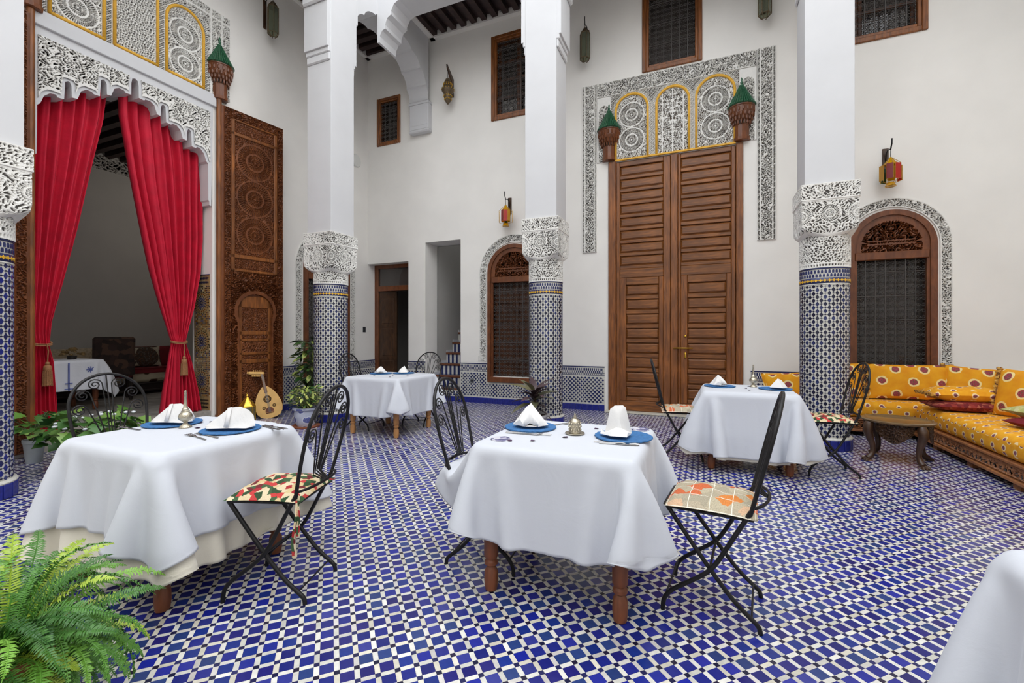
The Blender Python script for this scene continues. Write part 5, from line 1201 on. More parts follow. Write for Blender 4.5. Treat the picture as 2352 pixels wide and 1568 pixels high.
bench('long cream rose-printed banquette along the back of the alcove', -10.45, -9.72, 2.2, 7.0, ZA, .22, .47, ROSE, FURN, ('x', 1), False, uvk=1)
pillow('cushion', 'long cream back cushion behind the embroidered table in the alcove', 'cushion', 1.3, .42, .16, CREAM, TM(-10.36, 3.95, ZA + .67, 90), 'alcove back cushions')
pillow('cushion', 'maroon velvet cushion at the left of the alcove banquette', 'cushion', .40, .42, .15, MAROON, TM(-10.2, 3.55, ZA + .68, 90, -8), 'alcove back cushions')
pillow('cushion', 'dark brown and maroon back cushion behind the rose cushion in the alcove', 'cushion', 1.15, .44, .14, MAROON, TM(-10.38, 5.4, ZA + .68, 90), 'alcove back cushions')
pillow('cushion', 'cream cushion with a large brown rose on the alcove banquette', 'cushion', .62, .42, .15, flower_mat('big_rose_print', (190, 180, 160), (178, 168, 148), (168, 158, 138), (60, 44, 34), (90, 60, 44), 1.5, .28, .33, .1), TM(-10.18, 5.3, ZA + .69, 90, -10), 'alcove back cushions')
MB().box(-9.75, -9.7, 4.6, 6.2, ZA + .36, ZA + .46, b=.015).box(-10.4, -9.7, 4.6, 6.2, ZA + .465, ZA + .485, b=.005)
o = MB().box(-10.38, -9.70, 4.75, 6.2, ZA + .474, ZA + .49, b=.004).box(-9.716, -9.70, 4.75, 6.2, ZA + .40, ZA + .49, b=.004).build('throw', MAROON); tag(o, 'maroon throw over the seat edge of the alcove banquette', 'throw')
ac = thing('armchair', 'tall-backed dark brocade armchair with a red seat inside the alcove', 'armchair', (-9.4, 4.42, ZA), R(160))
MB().box(-.24, .24, -.26, .26, .38, .46, b=.02).build('seat', MAROON, ac); bk = MB().box(-.30, -.22, -.27, .27, .45, 1.12, b=.03).build('backrest', DKBROC, ac, uv=1); bk.rotation_euler = (0, R(-6), 0)
for sx in (-1, 1):
    for sy in (-1, 1): MB().lathe([(.018, 0), (.03, .04), (.022, .2), (.03, .36), (.03, .4)], 8, c=(sx * .21, sy * .23, 0)).build('leg', FURN, ac, 40)
for sy in (-1, 1): MB().box(-.26, .2, sy * .27 - .03, sy * .27 + .03, .62, .67, b=.015).lathe([(.02, .42), (.028, .52), (.02, .63)], 8, c=(.17, sy * .27, 0)).build('armrest', FURN, ac)
#; ac2.location = (-9.2, 3.95, ZA); ac2.rotation_euler = (0, 0, R(200)); bpy.data.objects.remove(ac2.children[0]) if False else None
# 'dark brocade armchair mostly hidden behind the embroidered table in the alcove'
ta = table('wooden table under the embroidered cloth inside the alcove', -9.2, -8.4, 3.05, 3.87, LEG_D, LEGW, z0=ZA)
EMB = linen('embroidered_white_linen', (232, 234, 242), .3)
ec = cloth('tablecloth', 'white cloth with blue embroidery on the alcove table', 'tablecloth', drape(-8.8, 3.46, .4, .41, ZT + ZA, .42, .42, 8, rnd=.2), EMB, 'white tablecloths')
bl = mat('blue_embroidery_thread', (96, 110, 178), .8, var=.15)
em = MB()
for yy in (3.43,):
    em.box(-8.372, -8.366, yy - .008, yy + .008, .5, .9)
    for z in (.52, .6): em.box(-8.372, -8.366, yy - .05 + (z - .5) * .1, yy + .05 - (z - .5) * .1, z, z + .012)
for a in range(8): em.tube([(-8.37, 3.68, .79), (-8.37, 3.68 + .05 * math.cos(a * PI / 4), .79 + .045 * math.sin(a * PI / 4))], .006, 4)
e_ = em.build('embroidery', bl, None); e_.parent = ec; e_.location = (-ec.location[0], -ec.location[1], 0)
bq = thing('flower_arrangement', 'small dried flower arrangement on the alcove table', 'flowers', (-8.75, 3.62, ZT + ZA + .008))
MB().lathe([(0, 0), (.05, 0), (.06, .05), (.045, .055), (0, .05)], 12).build('bowl', FURN, bq, 40); rg = random.Random(5)
fm = MB().sphere((0, 0, 0), .024, 7, sq=(1, 1, .7)).mesh('flower', mat('dried_flower_mix', (120, 96, 58), .9, var=.5, vs=40), True)
for k in range(26):
    a = rg.uniform(0, 2 * PI); r = rg.uniform(0, .13); o = bpy.data.objects.new('flower', fm); link(o, bq); o.location = (r * math.cos(a), r * math.sin(a), .06 + .09 * (1 - (r / .13) ** 2) + rg.uniform(0, .02)); o.scale = (rg.uniform(.7, 1.3),) * 3
wlamp = thing('wall_lantern', 'dark lantern on the back wall of the alcove beside the right curtain', 'lantern', (-9.4, 5.1, 2.05))
wlamp.location = (XA + .14, 6.28, 2.2); MB().lathe([(.02, .3), (.09, .2), (.10, -.15), (.03, -.28)], 6).build('lantern_body', FURN, wlamp); MB().box(-.14, -.12, -.03, .03, -.1, .42).tube([(-.13, 0, .38), (-.03, 0, .42), (0, 0, .3)], .008, 6).build('wall_arm', IRON, wlamp)

al_ = bpy.data.lights.new('alcove_fill', 'POINT'); al_.energy = 16; al_.color = (1, .93, .85); al_.shadow_soft_size = .25  # fill light added to brighten the alcove, no fitting belongs to it
al_o = bpy.data.objects.new('alcove_fill', al_); link(al_o); al_o.location = (-8.6, 5.6, 3.9)

# ================================================================ WALL LANTERNS
def lantern(label, x, y, z, face, body_h, glass, mode):
    "origin at the wall; local -y points into the court"
    t = thing('wall_lantern', label, 'lantern', (x, y, z), {'y': 0, 'x': PI / 2}[face], 'wall lanterns')
    L = -.2
    if mode == 'clear':
        MB().box(-.03, .03, -.02, 0, -.02, .45, b=.004).build('wall_plate', DARKW, t)
        MB().tube([(0, -.02, .38), (0, -.06, .46), (0, -.12, .47), (0, L, .43), (0, L - .02, .50), (0, L - .015, .56)], .008, 6).tube([(0, L, .44), (0, L, .36)], .004, 5).build('hook', IRON, t, True)
        n = 6; r = .085; top, bot = .27, -.15; fr = MB()
        for k in range(n): a = 2 * PI * k / n; c, s = r * math.cos(a), r * math.sin(a); fr.tube([(c * .2, L + s * .2, .37), (c, L + s, top), (c, L + s, bot), (c * .4, L + s * .4, bot - .05)], .0065, 5)
        for z_ in (top, bot): fr.tube([(r * math.cos(2 * PI * k / n), L + r * math.sin(2 * PI * k / n), z_) for k in range(n)], .007, 5, closed=True)
        fr.build('frame', BRONZE, t); MB().lathe([(.015, .37), (.022, .36), (r * .95, top)], 6, c=(0, L, 0)).build('cap', BRONZE, t)
        for k in range(n):
            a, b = 2 * PI * k / n, 2 * PI * (k + 1) / n
            p = [(r * .97 * math.cos(q), L + r * .97 * math.sin(q)) for q in (a, b)]; i = [(u * .96, (v - L) * .96 + L) for u, v in p]
            V = [(*p[0], bot), (*p[1], bot), (*p[1], top), (*p[0], top), (*i[0], bot), (*i[1], bot), (*i[1], top), (*i[0], top)]
            MB().add(V, [(0, 1, 2, 3), (7, 6, 5, 4), (0, 4, 5, 1), (1, 5, 6, 2), (2, 6, 7, 3), (3, 7, 4, 0)]).build('pane', GLASS_C, t)
    elif mode == 'stained':
        MB().box(-.035, .035, -.02, 0, -.03, .28, b=.004).build('wall_plate', DARKW, t)
        MB().tube([(0, -.02, .1), (0, -.05, .2), (0, -.1, .23), (0, L, .2), (0, L - .04, .26), (0, L - .045, .33)], .009, 6).tube([(0, L, .21), (0, L, .10)], .004, 5).build('hook', IRON, t, True)
        cols = [(190, 40, 30), (226, 168, 20), (60, 120, 60), (222, 110, 24), (206, 150, 30), (150, 50, 60)]; n = 8; r = .1; fr = MB()
        for k in range(n):
            a = 2 * PI * (k + .5) / n; c, s = math.cos(a), math.sin(a); rr = .12 if k % 2 == 0 else .075; w = .036; tz, bz = (-.02, -.22) if k % 2 == 0 else (.0, -.2)
            tx, ty = -s, c; V = []
            for d in (0, .004):
                for e, z_ in ((-w, bz), (w, bz), (w, tz), (-w, tz)): V.append((c * (rr + d) + tx * e, L + s * (rr + d) + ty * e, z_))
            MB().add(V, [(3, 2, 1, 0), (4, 5, 6, 7), (0, 1, 5, 4), (1, 2, 6, 5), (2, 3, 7, 6), (3, 0, 4, 7)]).build('pane', STAIN[k % 6], t)
            fr.tube([V[i] for i in range(4)], .0045, 4, closed=True); fr.tube([V[2], (0, L, .1)], .003, 4); fr.tube([V[0], (c * .045, L + s * .045, -.25)], .003, 4)
        fr.tube([(.06 * math.cos(q), L + .06 * math.sin(q), -.29) for q in np.arange(8) * PI / 4], .005, 4, closed=True); fr.build('frame', BRASS, t)
        MB().lathe([(.001, .105), (.07, .0), (.065, -.01)], 8, c=(0, L, 0)).lathe([(.04, -.24), (.062, -.29), (.001, -.292)], 8, c=(0, L, 0)).build('amber_cap', STAIN[1], t)
    else:
        MB().prism([(0, .22), (-.24, .40), (-.225, .33), (-.12, .20), (-.1, .16), (-.085, .2), (-.01, -.13), (0, -.13)], -.014, .014, lambda a, b, d: (d, a, b)).build('wall_arm', DARKW, t)
        MB().tube([(0, L, .37), (0, L, .13)], .005, 5).build('chain', IRON, t)
        MB().lathe([(.001, .15), (.04, .13), (.075, .06), (.088, -.02), (.115, -.05), (.12, -.09), (.1, -.13), (.082, -.15), (.075, -.22), (.055, -.29), (.025, -.34), (.001, -.36)], 16, c=(0, L, 0)).build('pierced_body', BRONZE, t, True)
        st2 = MB()
        for z_, r in ((.03, .083), (-.0, .088), (-.07, .121), (-.2, .079), (-.26, .066)):
            for k in range(14): a = 2 * PI * k / 14; st2.sphere((r * math.cos(a), L + r * math.sin(a), z_), .012, 5)
        o = st2.build('stud', BRASS, t, True); o['kind'] = 'stuff'
    return t
STAIN = [glass_mat('stained_glass_%d' % k, c, .35, .12) for k, c in enumerate(((200, 40, 28), (228, 170, 20), (40, 96, 56), (226, 110, 20), (206, 150, 30), (150, 56, 62)))]
lantern('smoky glass wall lantern high left of the big door', -1.87, YB, 6.12, 'y', .5, None, 'clear')
lantern('smoky glass wall lantern cut by the top edge, above the right door bracket', .80, YB, 6.12, 'y', .5, None, 'clear')
lantern('smoky glass wall lantern on the left wall beside the first pillar', XL, 5.22, 6.36, 'x', .5, None, 'clear')
lantern('coloured glass wall lantern above the window left of the middle column', -3.34, YB, 3.57, 'y', .5, None, 'stained')
lantern('coloured glass wall lantern above the arched window over the sofa', 2.27, YB, 3.57, 'y', .5, None, 'stained')
lantern('pierced bronze teardrop lantern hanging from a wooden bracket', -4.56, YB, 6.1, 'y', .5, None, 'bronze')

# ================================================================ SOFA CORNER
YFLOW = flower_mat('yellow_flowered_cotton', (236, 170, 26), (226, 150, 12), (240, 212, 160), (132, 62, 84), (100, 74, 96), 9.6, .16, .26, .16)
YFLOWB = flower_mat('yellow_flowered_cushion_cotton', (236, 168, 20), (224, 146, 10), (242, 218, 150), (160, 50, 66), (92, 98, 70), 5.0, .18, .27, .2)
FRINGE = patch_mat('gold_brown_fringe', ((206, 150, 60), (150, 100, 48), (226, 178, 90), (120, 74, 44)), 45)
REDPAT = patch_mat('red_woven_pattern', ((132, 36, 36), (148, 52, 44), (112, 26, 32), (168, 92, 70)), 60)
bench('yellow flowered banquette along the back wall under the arched window', .92, 3.36, 7.08, 7.56, 0, .235, .45, YFLOW, INLAY, ('y', -1))
bench('yellow flowered banquette running towards the camera on the right', 2.36, 3.3, 3.4, 7.06, 0, .235, .45, YFLOW, INLAY, ('x', -1))
G = 'yellow sofa cushions'
pillow('cushion', 'large yellow flowered cushion in the middle of the back banquette', 'cushion', .86, .46, .16, YFLOWB, TM(2.42, 7.40, .69, 0, -10), G, FRINGE)
pillow('cushion', 'yellow flowered cushion behind the right column, at the left of the large one', 'cushion', .62, .46, .15, YFLOWB, TM(1.64, 7.42, .69, 0, -8), G, FRINGE)
pillow('cushion', 'yellow flowered cushion tilted in the sofa corner by the ledge', 'cushion', .48, .42, .14, YFLOWB, TM(3.0, 7.34, .70, -10, -14, 6), G, FRINGE)
pillow('cushion', 'yellow cushion seen between the right table and the right column', 'cushion', .56, .34, .15, YFLOWB, TM(1.03, 7.36, .60, 0, -12, -4), G)
pillow('cushion', 'yellow flowered bolster lying on the red one at the sofa corner', 'bolster', .68, .36, .17, YFLOW, TM(2.66, 6.62, .64, 4, 90), 'sofa bolsters', FRINGE, ear=.02)
pillow('cushion', 'flat red woven bolster under the yellow one at the sofa corner', 'bolster', .72, .38, .12, REDPAT, TM(2.68, 6.6, .515, 2, 90), 'sofa bolsters', ear=.02)
pillow('cushion', 'yellow flowered cushion standing on the right banquette, cut by the frame', 'cushion', .56, .50, .17, YFLOWB, TM(2.98, 6.22, .70, -66, -12), G, FRINGE)
pillow('cushion', 'pale green cushion lying on the right banquette at the picture edge', 'cushion', .5, .4, .12, patch_mat('pale_green_weave', ((196, 190, 120), (178, 178, 110), (206, 200, 150)), 50), TM(2.86, 5.62, .60, 20, 90), 'loose cushions at the right edge')
pillow('cushion', 'maroon cushion under the pale green one at the right edge', 'cushion', .52, .42, .11, MAROON, TM(2.84, 5.52, .505, 12, 90), 'loose cushions at the right edge')
ct = thing('coffee_table', 'round carved dark wood coffee table with claw feet before the sofa', 'table', (1.83, 5.86, 0), R(-23))
RT = .30
MB().lathe([(0, .40), (RT - .02, .40), (RT, .41), (RT + .005, .425), (RT - .01, .432), (RT - .05, .434), (RT - .06, .428), (0, .428)], 48).build('tabletop', BRONZE if False else wood('polished_brown_top', (96, 74, 48), (140, 112, 76), (5, 20, 5), .25), ct, 40)
for k in range(4):
    a0 = PI / 4 + k * PI / 2 + .2; a1 = a0 + PI / 2 - .4
    def fa(u, v, h): q = a0 + (a1 - a0) * u; sw = .06 + .075 * np.sin(u * PI) ** 1.2; return (RT - .035 + h) * np.cos(q), (RT - .035 + h) * np.sin(q), .40 - v * sw * 1.35
    carved('carved_apron', (0, 1), (0, 1), .018, lambda u, v: arabesque(.03, 61)(u * .42, v * .15), fa, .012, DARKW, ct, close=False)
    q = PI / 4 + k * PI / 2; L_ = [(.285, .40), (.30, .36), (.305, .31), (.28, .24), (.255, .17), (.25, .11), (.265, .06), (.295, .035), (.315, .03)]; rr = [.035, .045, .042, .034, .026, .024, .027, .03, .026]
    mb = MB().tube([(r * math.cos(q), r * math.sin(q), z) for r, z in L_], rr, 10)
    for da in (-.09, 0, .09): mb.tube([(.29 * math.cos(q), .29 * math.sin(q), .03), (.335 * math.cos(q + da), .335 * math.sin(q + da), .018), (.345 * math.cos(q + da), .345 * math.sin(q + da), .004)], [.016, .015, .008], 6)
    mb.build('leg', DARKW, ct, 50)

# ================================================================ OUD, BRASS LANTERN, SMALL FITTINGS
OUDW = mat('oud_spruce_top', (222, 176, 104), .45, var=.1, vs=9); oud = thing('oud', 'pale wooden oud leaning against the carved door leaf', 'oud', (-6.24, 5.0, .005))
oud.rotation_euler = (R(-9), R(-11), math.atan2(5.0, -6.24) - PI / 2 + PI); body = [(0, 0), (.07, .004), (.13, .03), (.175, .09), (.19, .16), (.182, .24), (.15, .34), (.105, .42), (.06, .475), (.035, .50)]
pl = [(a, b) for a, b in body] + [(-a, b) for a, b in body[::-1][:-1]]
oud.rotation_euler = (R(-9), R(-11), R(51))
MB().prism(pl, -.008, .0, lambda a, b, d: (a, d, b)).build('soundboard', OUDW, oud)
zz = np.linspace(0, .5, 22); hw_ = np.interp(zz, [b for a, b in body], [a for a, b in body]); hw_[0] = .004
A_ = np.linspace(0, PI, 15); MB().grid(np.stack([hw_[:, None] * np.cos(A_), .0 + hw_[:, None] * .85 * np.sin(A_), np.broadcast_to(zz[:, None], (22, 15))], -1)).build('bowl_back', wood('striped_walnut_back', (110, 60, 30), (168, 108, 60)), oud, True)
MB().box(-.022, .022, -.02, .015, .40, .70, b=.006).prism([(-.022, .42), (0, .385), (.022, .42)], -.013, -.008, lambda a, b, d: (a, d, b)).build('neck', wood('oud_neck_wood', (118, 72, 44), (160, 108, 72)), oud)
pg = MB().box(-.19, .03, -.02, .02, .0, .045, b=.012).tube([(-.19, 0, .022), (-.21, 0, .03), (-.215, 0, .05), (-.2, 0, .06)], [.02, .016, .012, .008], 7)
for k in range(5): pg.tube([(-.02 - k * .026, 0, .02), (-.02 - k * .026, 0, .072)], [.005, .007], 6).tube([(-.03 - k * .026, 0, .01), (-.03 - k * .026, 0, -.03)], [.006, .009], 6)
p_ = pg.build('pegbox', OUDW, oud); p_.location = (.0, 0, .69); p_.rotation_euler = (0, R(14), 0)
def rosette(c, r, k):
    mb = MB()
    for q, s in ((1, .12), (.72, .1)): mb.tube([(c[0] + r * q * math.cos(a), -.01, c[1] + r * q * math.sin(a)) for a in np.linspace(0, 2 * PI, 24, endpoint=False)], r * s, 4, closed=True)
    for a in np.arange(k) * PI / k: mb.tube([(c[0] + r * .7 * math.cos(a), -.0095, c[1] + r * .7 * math.sin(a)), (c[0] - r * .7 * math.cos(a), -.0095, c[1] - r * .7 * math.sin(a))], r * .07, 4)
    mb.build('rosette', DARKW, oud)
rosette((0, .30), .05, 4); rosette((-.07, .17), .022, 2); rosette((.075, .185), .022, 2)
MB().prism([(-.06, .095)] + [(.06 * math.cos(a), .105 + .065 * math.sin(a)) for a in np.linspace(PI, 0, 14)] + [(.06, .095)], -.011, -.008, lambda a, b, d: (a, d, b)).box(-.055, .055, -.018, -.008, .078, .09, b=.002).build('bridge', wood('bridge_rosewood', (96, 46, 24), (132, 70, 40)), oud)
MB().box(-.02, .02, -.0, .0, 0, 0); st5 = MB()
for k in range(6): st5.tube([(-.015 + .006 * k, -.016, .085), (-.012 + .005 * k, -.024, .70)], .0012, 3)
st5.build('strings', STEEL, oud)
bl_ = thing('floor_lantern', 'small hexagonal brass and glass lantern on the floor beside the oud', 'lantern', (-6.25, 4.60, 0)); r = .11; fr = MB()
for k in range(6):
    a, b = PI * k / 3, PI * (k + 1) / 3; fr.tube([(r * math.cos(a), r * math.sin(a), .0), (r * math.cos(a), r * math.sin(a), .24), (.01 * math.cos(a), .01 * math.sin(a), .38)], .006, 5)
    for z in (.01, .24): fr.tube([(r * math.cos(a), r * math.sin(a), z), (r * math.cos(b), r * math.sin(b), z)], .006, 5)
    V = [(r * .98 * math.cos(q), r * .98 * math.sin(q), z) for q, z in ((a, .01), (b, .01), (b, .24), (a, .24))] + [(r * .95 * math.cos(q), r * .95 * math.sin(q), z) for q, z in ((a, .01), (b, .01), (b, .24), (a, .24))]
    MB().add(V, [(0, 1, 2, 3), (7, 6, 5, 4), (0, 4, 5, 1), (1, 5, 6, 2), (2, 6, 7, 3), (3, 7, 4, 0)]).build('pane', GLASS_C, bl_)
fr.lathe([(0, 0), (r, 0), (r, .012), (0, .012)], 6).build('frame', BRASS, bl_); MB().lathe([(r * .9, .25), (.02, .37), (.012, .385), (.018, .40), (.005, .42), (.0, .42)], 6).build('roof', BRASS, bl_); MB().tube([(0, 0, .41), (.015, 0, .43), (0, 0, .445), (-.015, 0, .43)], .003, 5, closed=True).build('ring', BRASS, bl_)
def fit(name, label, cat, build, m): o = build.build(name, m); return tag(o, label, cat)
BLK = mat('black_plastic', (44, 46, 50), .4); WPL = mat('white_plastic', (222, 222, 218), .4, var=.02)
s_ = fit('light_switch', 'small black light switch on the left wall by the corner doorway', 'switch', MB().box(XL, XL + .012, 7.54, 7.62, 1.36, 1.47, b=.003), BLK); MB().box(XL + .012, XL + .016, 7.555, 7.605, 1.385, 1.445, b=.002).build('rocker', BLK, s_)
s_ = fit('wall_speaker', 'round white speaker disc high on the left wall beside the pillar', 'speaker', MB().lathe([(.0, .04), (.12, .03), (.135, .015), (.135, 0)], 28, M=Matrix.Translation((XL, 7.33, 4.92)) @ Matrix.Rotation(PI / 2, 4, 'Y')), WPL)
s_ = fit('wall_socket', 'grey wall socket set in the dado under the arched window side', 'socket', MB().box(-4.17, -4.09, YB - .024, YB - .012, .38, .46, b=.004), mat('grey_plastic', (110, 112, 116), .4)); MB().lathe([(.026, 0), (.026, .005), (.022, .006), (.0, .002)], 16, M=Matrix.Translation((-4.13, YB - .024, .42)) @ Matrix.Rotation(PI / 2, 4, 'X')).build('socket_face', BLK, s_)
fit('light_switch', 'white double switch on the back wall above the dado by the arched window', 'switch', MB().box(-4.0, -3.9, YB - .012, YB, .80, .90, b=.003), WPL)

# ================================================================ PLANTS
def leaf_mesh(name, m, l, w, bend=.25, seg=4, lobes=0):
    "leaf along +x with a central fold"
    V = []; t = np.linspace(0, 1, seg + 1)
    for k in t:
        ww = w * (math.sin(PI * min(1, k * .92 + .08)) ** .8) * (1 if not lobes else (1 + .35 * math.cos(k * lobes * 2 * PI))); z = -bend * l * k * k
        V += [(l * k, -ww / 2, z + ww * .12), (l * k, 0, z), (l * k, ww / 2, z + ww * .12)]
    F = [(i * 3 + q, i * 3 + q + 1, i * 3 + q + 4, i * 3 + q + 3) for i in range(seg) for q in (0, 1)]
    return MB().add(V, F).mesh(name, m, True, fix=False)
def leaf_mat(name, c1, c2, edge=None):
    m, N, L, P = newmat(name); P.inputs['Roughness'].default_value = .45; n = noise(N, L, mapped(N, L, 1), 14, 3)
    oi = N.new('ShaderNodeObjectInfo'); c = mix(N, L, oi.outputs['Random'], lin(c1), lin(c2))
    if edge: c = mix(N, L, ramp(N, L, noise(N, L, mapped(N, L, 1), 26, 2).outputs[0], [(.46, (0, 0, 0, 1)), (.54, (1, 1, 1, 1))]), c, lin(edge))
    L.new(c, P.inputs['Base Color']); P.inputs['Subsurface Weight'].default_value = .0; return m
def put_leaf(me, t, p, az, el, roll=0, s=1.0):
    o = bpy.data.objects.new(me.name, me); link(o, t); o.location = p; o.rotation_euler = Matrix((Matrix.Rotation(az, 3, 'Z') @ Matrix.Rotation(-el, 3, 'Y') @ Matrix.Rotation(roll, 3, 'X'))).to_euler(); o.scale = (s,) * 3; return o
SOIL = mat('potting_soil', (62, 44, 34), .95, var=.4, vs=60, bs=.6); TERRA = mat('terracotta', (150, 88, 58), .8, var=.15, vs=12, bs=.2)
DARKPOT = mat('dark_glazed_pot', (44, 44, 52), .4); PALEPOT = mat('pale_grey_pot', (150, 156, 160), .6, var=.1)
def pot(t, r, h, m, soil=True):
    MB().lathe([(r * .68, 0), (r * .78, h * .2), (r * .95, h * .85), (r * 1.04, h * .86), (r * 1.05, h), (r * .95, h), (r * .92, h * .9), (0, h * .9)], 28).build('pot', m, t, 40)
    MB().lathe([(r * .91, h * .91), (0, h * .93)], 20).build('soil', SOIL, t)
# fern in the lower left corner
FERN = [leaf_mat('fern_green_%d' % k, a, b) for k, (a, b) in enumerate((((52, 104, 34), (96, 150, 54)), ((84, 140, 40), (128, 176, 66)), ((40, 84, 32), (72, 122, 44)), ((150, 176, 52), (176, 196, 80))))]
fern = thing('potted_fern', 'bushy green sword fern in a pot at the lower left corner', 'plant', (-2.08, .66, 0)); pot(fern, .17, .30, TERRA)
def frond(L, arch, w, seed, dens=46):
    rg = random.Random(seed); mb = MB(); t = np.linspace(0, 1, 20); X = L * np.sin(arch * t) / arch if arch > .05 else L * t; up = 1.05
    px = L * (t - .12 * t * t); pz = L * (.95 * t - arch * t * t); q = np.stack([px * .72, .03 * L * np.sin(t * 3 + seed), pz], 1)
    mb.tube(q, np.linspace(.003, .001, 20), 4, caps=False)
    for k in range(dens):
        u = .1 + .9 * k / dens; i = u * 19; a = int(min(18, i)); f = i - a; p = q[a] * (1 - f) + q[a + 1] * f; d = q[a + 1] - q[a]; d /= np.linalg.norm(d)
        ll = w * math.sin(PI * min(1, .12 + .9 * u)) ** .6 * rg.uniform(.85, 1.1)
        for s in (-1, 1):
            sd = np.cross(d, (0, 0, 1)); sd /= np.linalg.norm(sd) + 1e-6; upv = np.cross(sd, d); v = s * sd * .93 + d * .28 + upv * (.1 + rg.uniform(-.4, .4)) - np.array((0, 0, .12)); hw = d * .0029
            e = p + v * ll; m_ = p + v * ll * .55 + upv * .004
            mb.add([p - hw * .7, p + hw * .7, m_ + hw, m_ - hw, e], [(0, 1, 2, 3), (3, 2, 4)])
    return mb
fm_ = []
for k in range(12): fm_.append(frond(.44 + .035 * (k % 4), .62 + .13 * (k % 5), .027 + .003 * (k % 3), k, 48).mesh('frond', FERN[(0, 1, 2, 0, 1, 3, 0, 2, 1, 0, 2, 1)[k]], False, fix=False))
rg = random.Random(12)
for k in range(230):
    o = bpy.data.objects.new('frond', fm_[k % 12]); link(o, fern); a = k * 2.39996; o.location = (.055 * math.cos(a), .055 * math.sin(a), .28); tl = rg.uniform(-.55, .95) if k % 4 else rg.uniform(.8, 1.35)
    o.rotation_euler = (Matrix.Rotation(a + rg.uniform(-.2, .2), 3, 'Z') @ Matrix.Rotation(tl, 3, 'Y') @ Matrix.Rotation(rg.uniform(-.5, .5), 3, 'X')).to_euler(); o.scale = (rg.uniform(.8, 1.12),) * 3
# lobed-leaf plant behind the near left table
LOB = [leaf_mesh('leaf', leaf_mat('lobed_leaf_%d' % k, a, b), .12, .11, .3, 8, 3) for k, (a, b) in enumerate((((48, 94, 32), (92, 138, 52)), ((84, 126, 52), (128, 160, 78)), ((40, 86, 34), (70, 116, 46))))]
WHF = MB().sphere((0, 0, 0), .02, 6, sq=(1, 1, .6)).mesh('blossom', mat('white_blossom', (216, 220, 224), .7), True)
def bush(t, h0, h1, rad, n, meshes, seed, sc=(.8, 1.2), stem=True, droop=(-.5, .35)):
    rg = random.Random(seed); stems = MB()
    for k in range(n):
        a = k * 2.39996 + rg.uniform(-.3, .3); f = rg.random(); z = h0 + (h1 - h0) * f; r = rad * math.sqrt(rg.random()) * (1 - .35 * abs(f - .45)); p = (r * math.cos(a) * .8, r * math.sin(a) * .8, z)
        put_leaf(rg.choice(meshes), t, p, a + rg.uniform(-.5, .5), rg.uniform(*droop), rg.uniform(-.5, .5), rg.uniform(*sc))
        if k % 3 == 0: stems.tube([(0, 0, h0 * .5), (p[0] * .4, p[1] * .4, (h0 + z) / 2), p], [.006, .004, .002], 4, caps=False)
    if stem: stems.build('stem', mat('green_stem_%d' % seed, (84, 96, 56), .7), t)
pa_ = thing('potted_plant', 'green lobed-leaf plant with white blossoms in a dark pot behind the near left table', 'plant', (-5.55, 2.45, 0)); pot(pa_, .15, .25, DARKPOT); bush(pa_, .27, .52, .50, 110, LOB, 21, (.8, 1.25))
for k in range(22): o = bpy.data.objects.new('blossom', WHF); link(o, pa_); a = k * 2.4; r = .1 + .26 * ((k * .37) % 1); o.location = (r * math.cos(a), r * math.sin(a), .42 + .14 * ((k * .61) % 1))
pb_ = thing('potted_plant', 'low green plant in a pale pot behind the left column', 'plant', (-6.28, 2.30, 0)); pot(pb_, .085, .24, PALEPOT); bush(pb_, .3, .52, .34, 40, LOB, 22, (.7, 1.1))
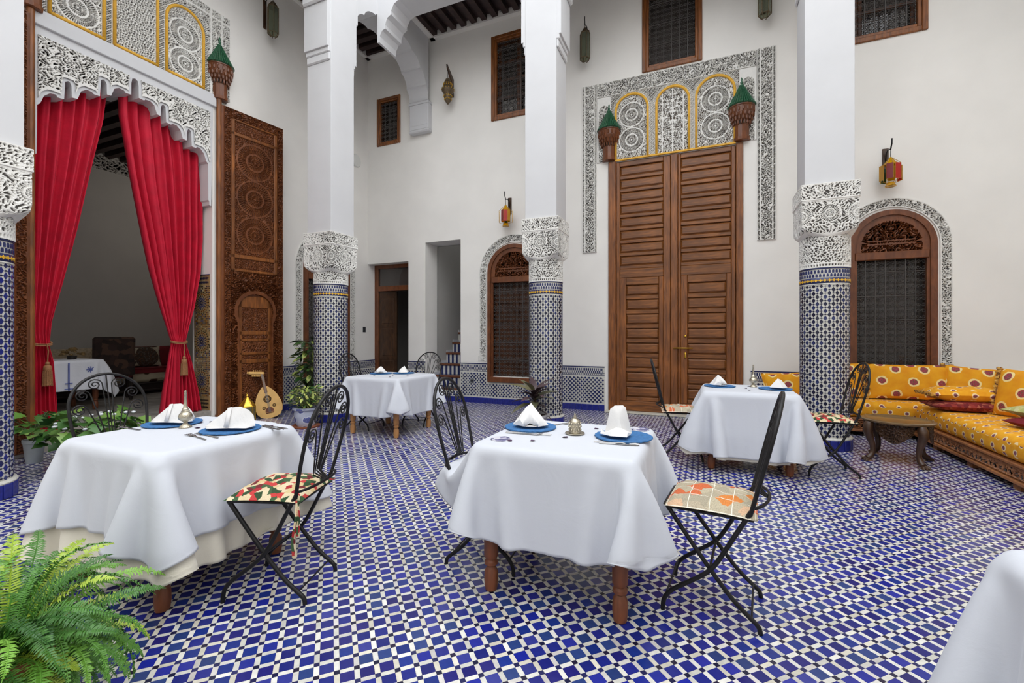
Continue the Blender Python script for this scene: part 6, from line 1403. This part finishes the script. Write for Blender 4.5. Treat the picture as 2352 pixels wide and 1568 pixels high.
# variegated shrubs beside the column
FIC = [leaf_mesh('leaf', leaf_mat('ficus_leaf_%d' % k, a, b, e), .085, .04, .3) for k, (a, b, e) in enumerate((((38, 72, 30), (66, 104, 44), None), ((72, 108, 44), (110, 140, 60), (176, 186, 100)), ((28, 54, 28), (48, 82, 38), None)))]
pf = thing('potted_shrub', 'tall dark variegated shrub between the carved door leaf and the column', 'plant', (-5.98, 5.58, 0)); pot(pf, .15, .28, DARKPOT); bush(pf, .35, 1.22, .32, 300, FIC, 23, (1.3, 2.0), True, (-.6, .6))
MB().tube([(0, 0, .2), (.02, .01, .6), (-.01, .02, 1.1)], [.016, .012, .006], 6).tube([(0, 0, .2), (-.06, .03, .6), (-.1, .06, 1.0)], [.012, .01, .005], 6).build('trunk', mat('shrub_bark', (90, 72, 52), .9), pf)
SCH = [leaf_mesh('leaf', leaf_mat('schefflera_leaf_%d' % k, a, b, e), .075, .03, .35) for k, (a, b, e) in enumerate((((64, 104, 44), (96, 134, 60), (206, 206, 120)), ((150, 168, 78), (196, 200, 110), None), ((44, 84, 38), (74, 116, 52), None)))]
ps = thing('potted_shrub', 'yellow-green variegated shrub in a blue and white painted pot', 'plant', (-5.20, 4.72, 0))
BW = flower_mat('blue_white_glazed_pot', (186, 190, 206), (170, 176, 198), (196, 200, 214), (74, 84, 150), (110, 120, 176), 7, .26, .34, .5)
MB().lathe([(.10, 0), (.13, .05), (.155, .17), (.15, .24), (.175, .25), (.178, .275), (.155, .28), (.145, .25), (0, .25)], 32).build('pot', BW, ps, 40, uv=1); MB().lathe([(.18, 0), (.19, .025), (.16, .02), (0, .015)], 24).build('saucer', TERRA, ps); MB().lathe([(.145, .255), (0, .26)], 20).build('soil', SOIL, ps)
bush(ps, .30, .56, .27, 230, SCH, 24, (.8, 1.25), True, (-.4, .8))
# dark-leaved plant at the foot of the middle column
DRC = [leaf_mesh('leaf', leaf_mat('bronze_leaf_%d' % k, a, b), .33, .10, .6, 7) for k, (a, b) in enumerate((((70, 52, 56), (104, 80, 84)), ((84, 84, 60), (118, 112, 84)), ((52, 40, 44), (84, 64, 66))))]
pd = thing('potted_plant', 'bronze-leaved dracaena in a pale bowl pot at the foot of the middle column', 'plant', (-2.13, 5.74, 0))
MB().lathe([(.11, 0), (.15, .06), (.175, .20), (.20, .205), (.205, .23), (.18, .232), (.165, .205), (0, .205)], 32).build('pot', mat('grey_white_glaze', (190, 188, 190), .4, var=.1), pd, 40); MB().lathe([(.165, .21), (0, .215)], 20).build('soil', SOIL, pd)
rg = random.Random(31); MB().tube([(0, 0, .2), (.01, 0, .35), (-.01, .01, .52)], [.014, .012, .009], 6).build('stem', mat('dracaena_stem', (104, 84, 64), .9), pd)
for k in range(30):
    a = k * 2.39996; z = .30 + .24 * k / 30; put_leaf(DRC[k % 3], pd, (.01 * math.cos(a), .01 * math.sin(a), z), a, .15 + 1.0 * (k / 30) + rg.uniform(-.2, .2), rg.uniform(-.3, .3), rg.uniform(.75, 1.05))
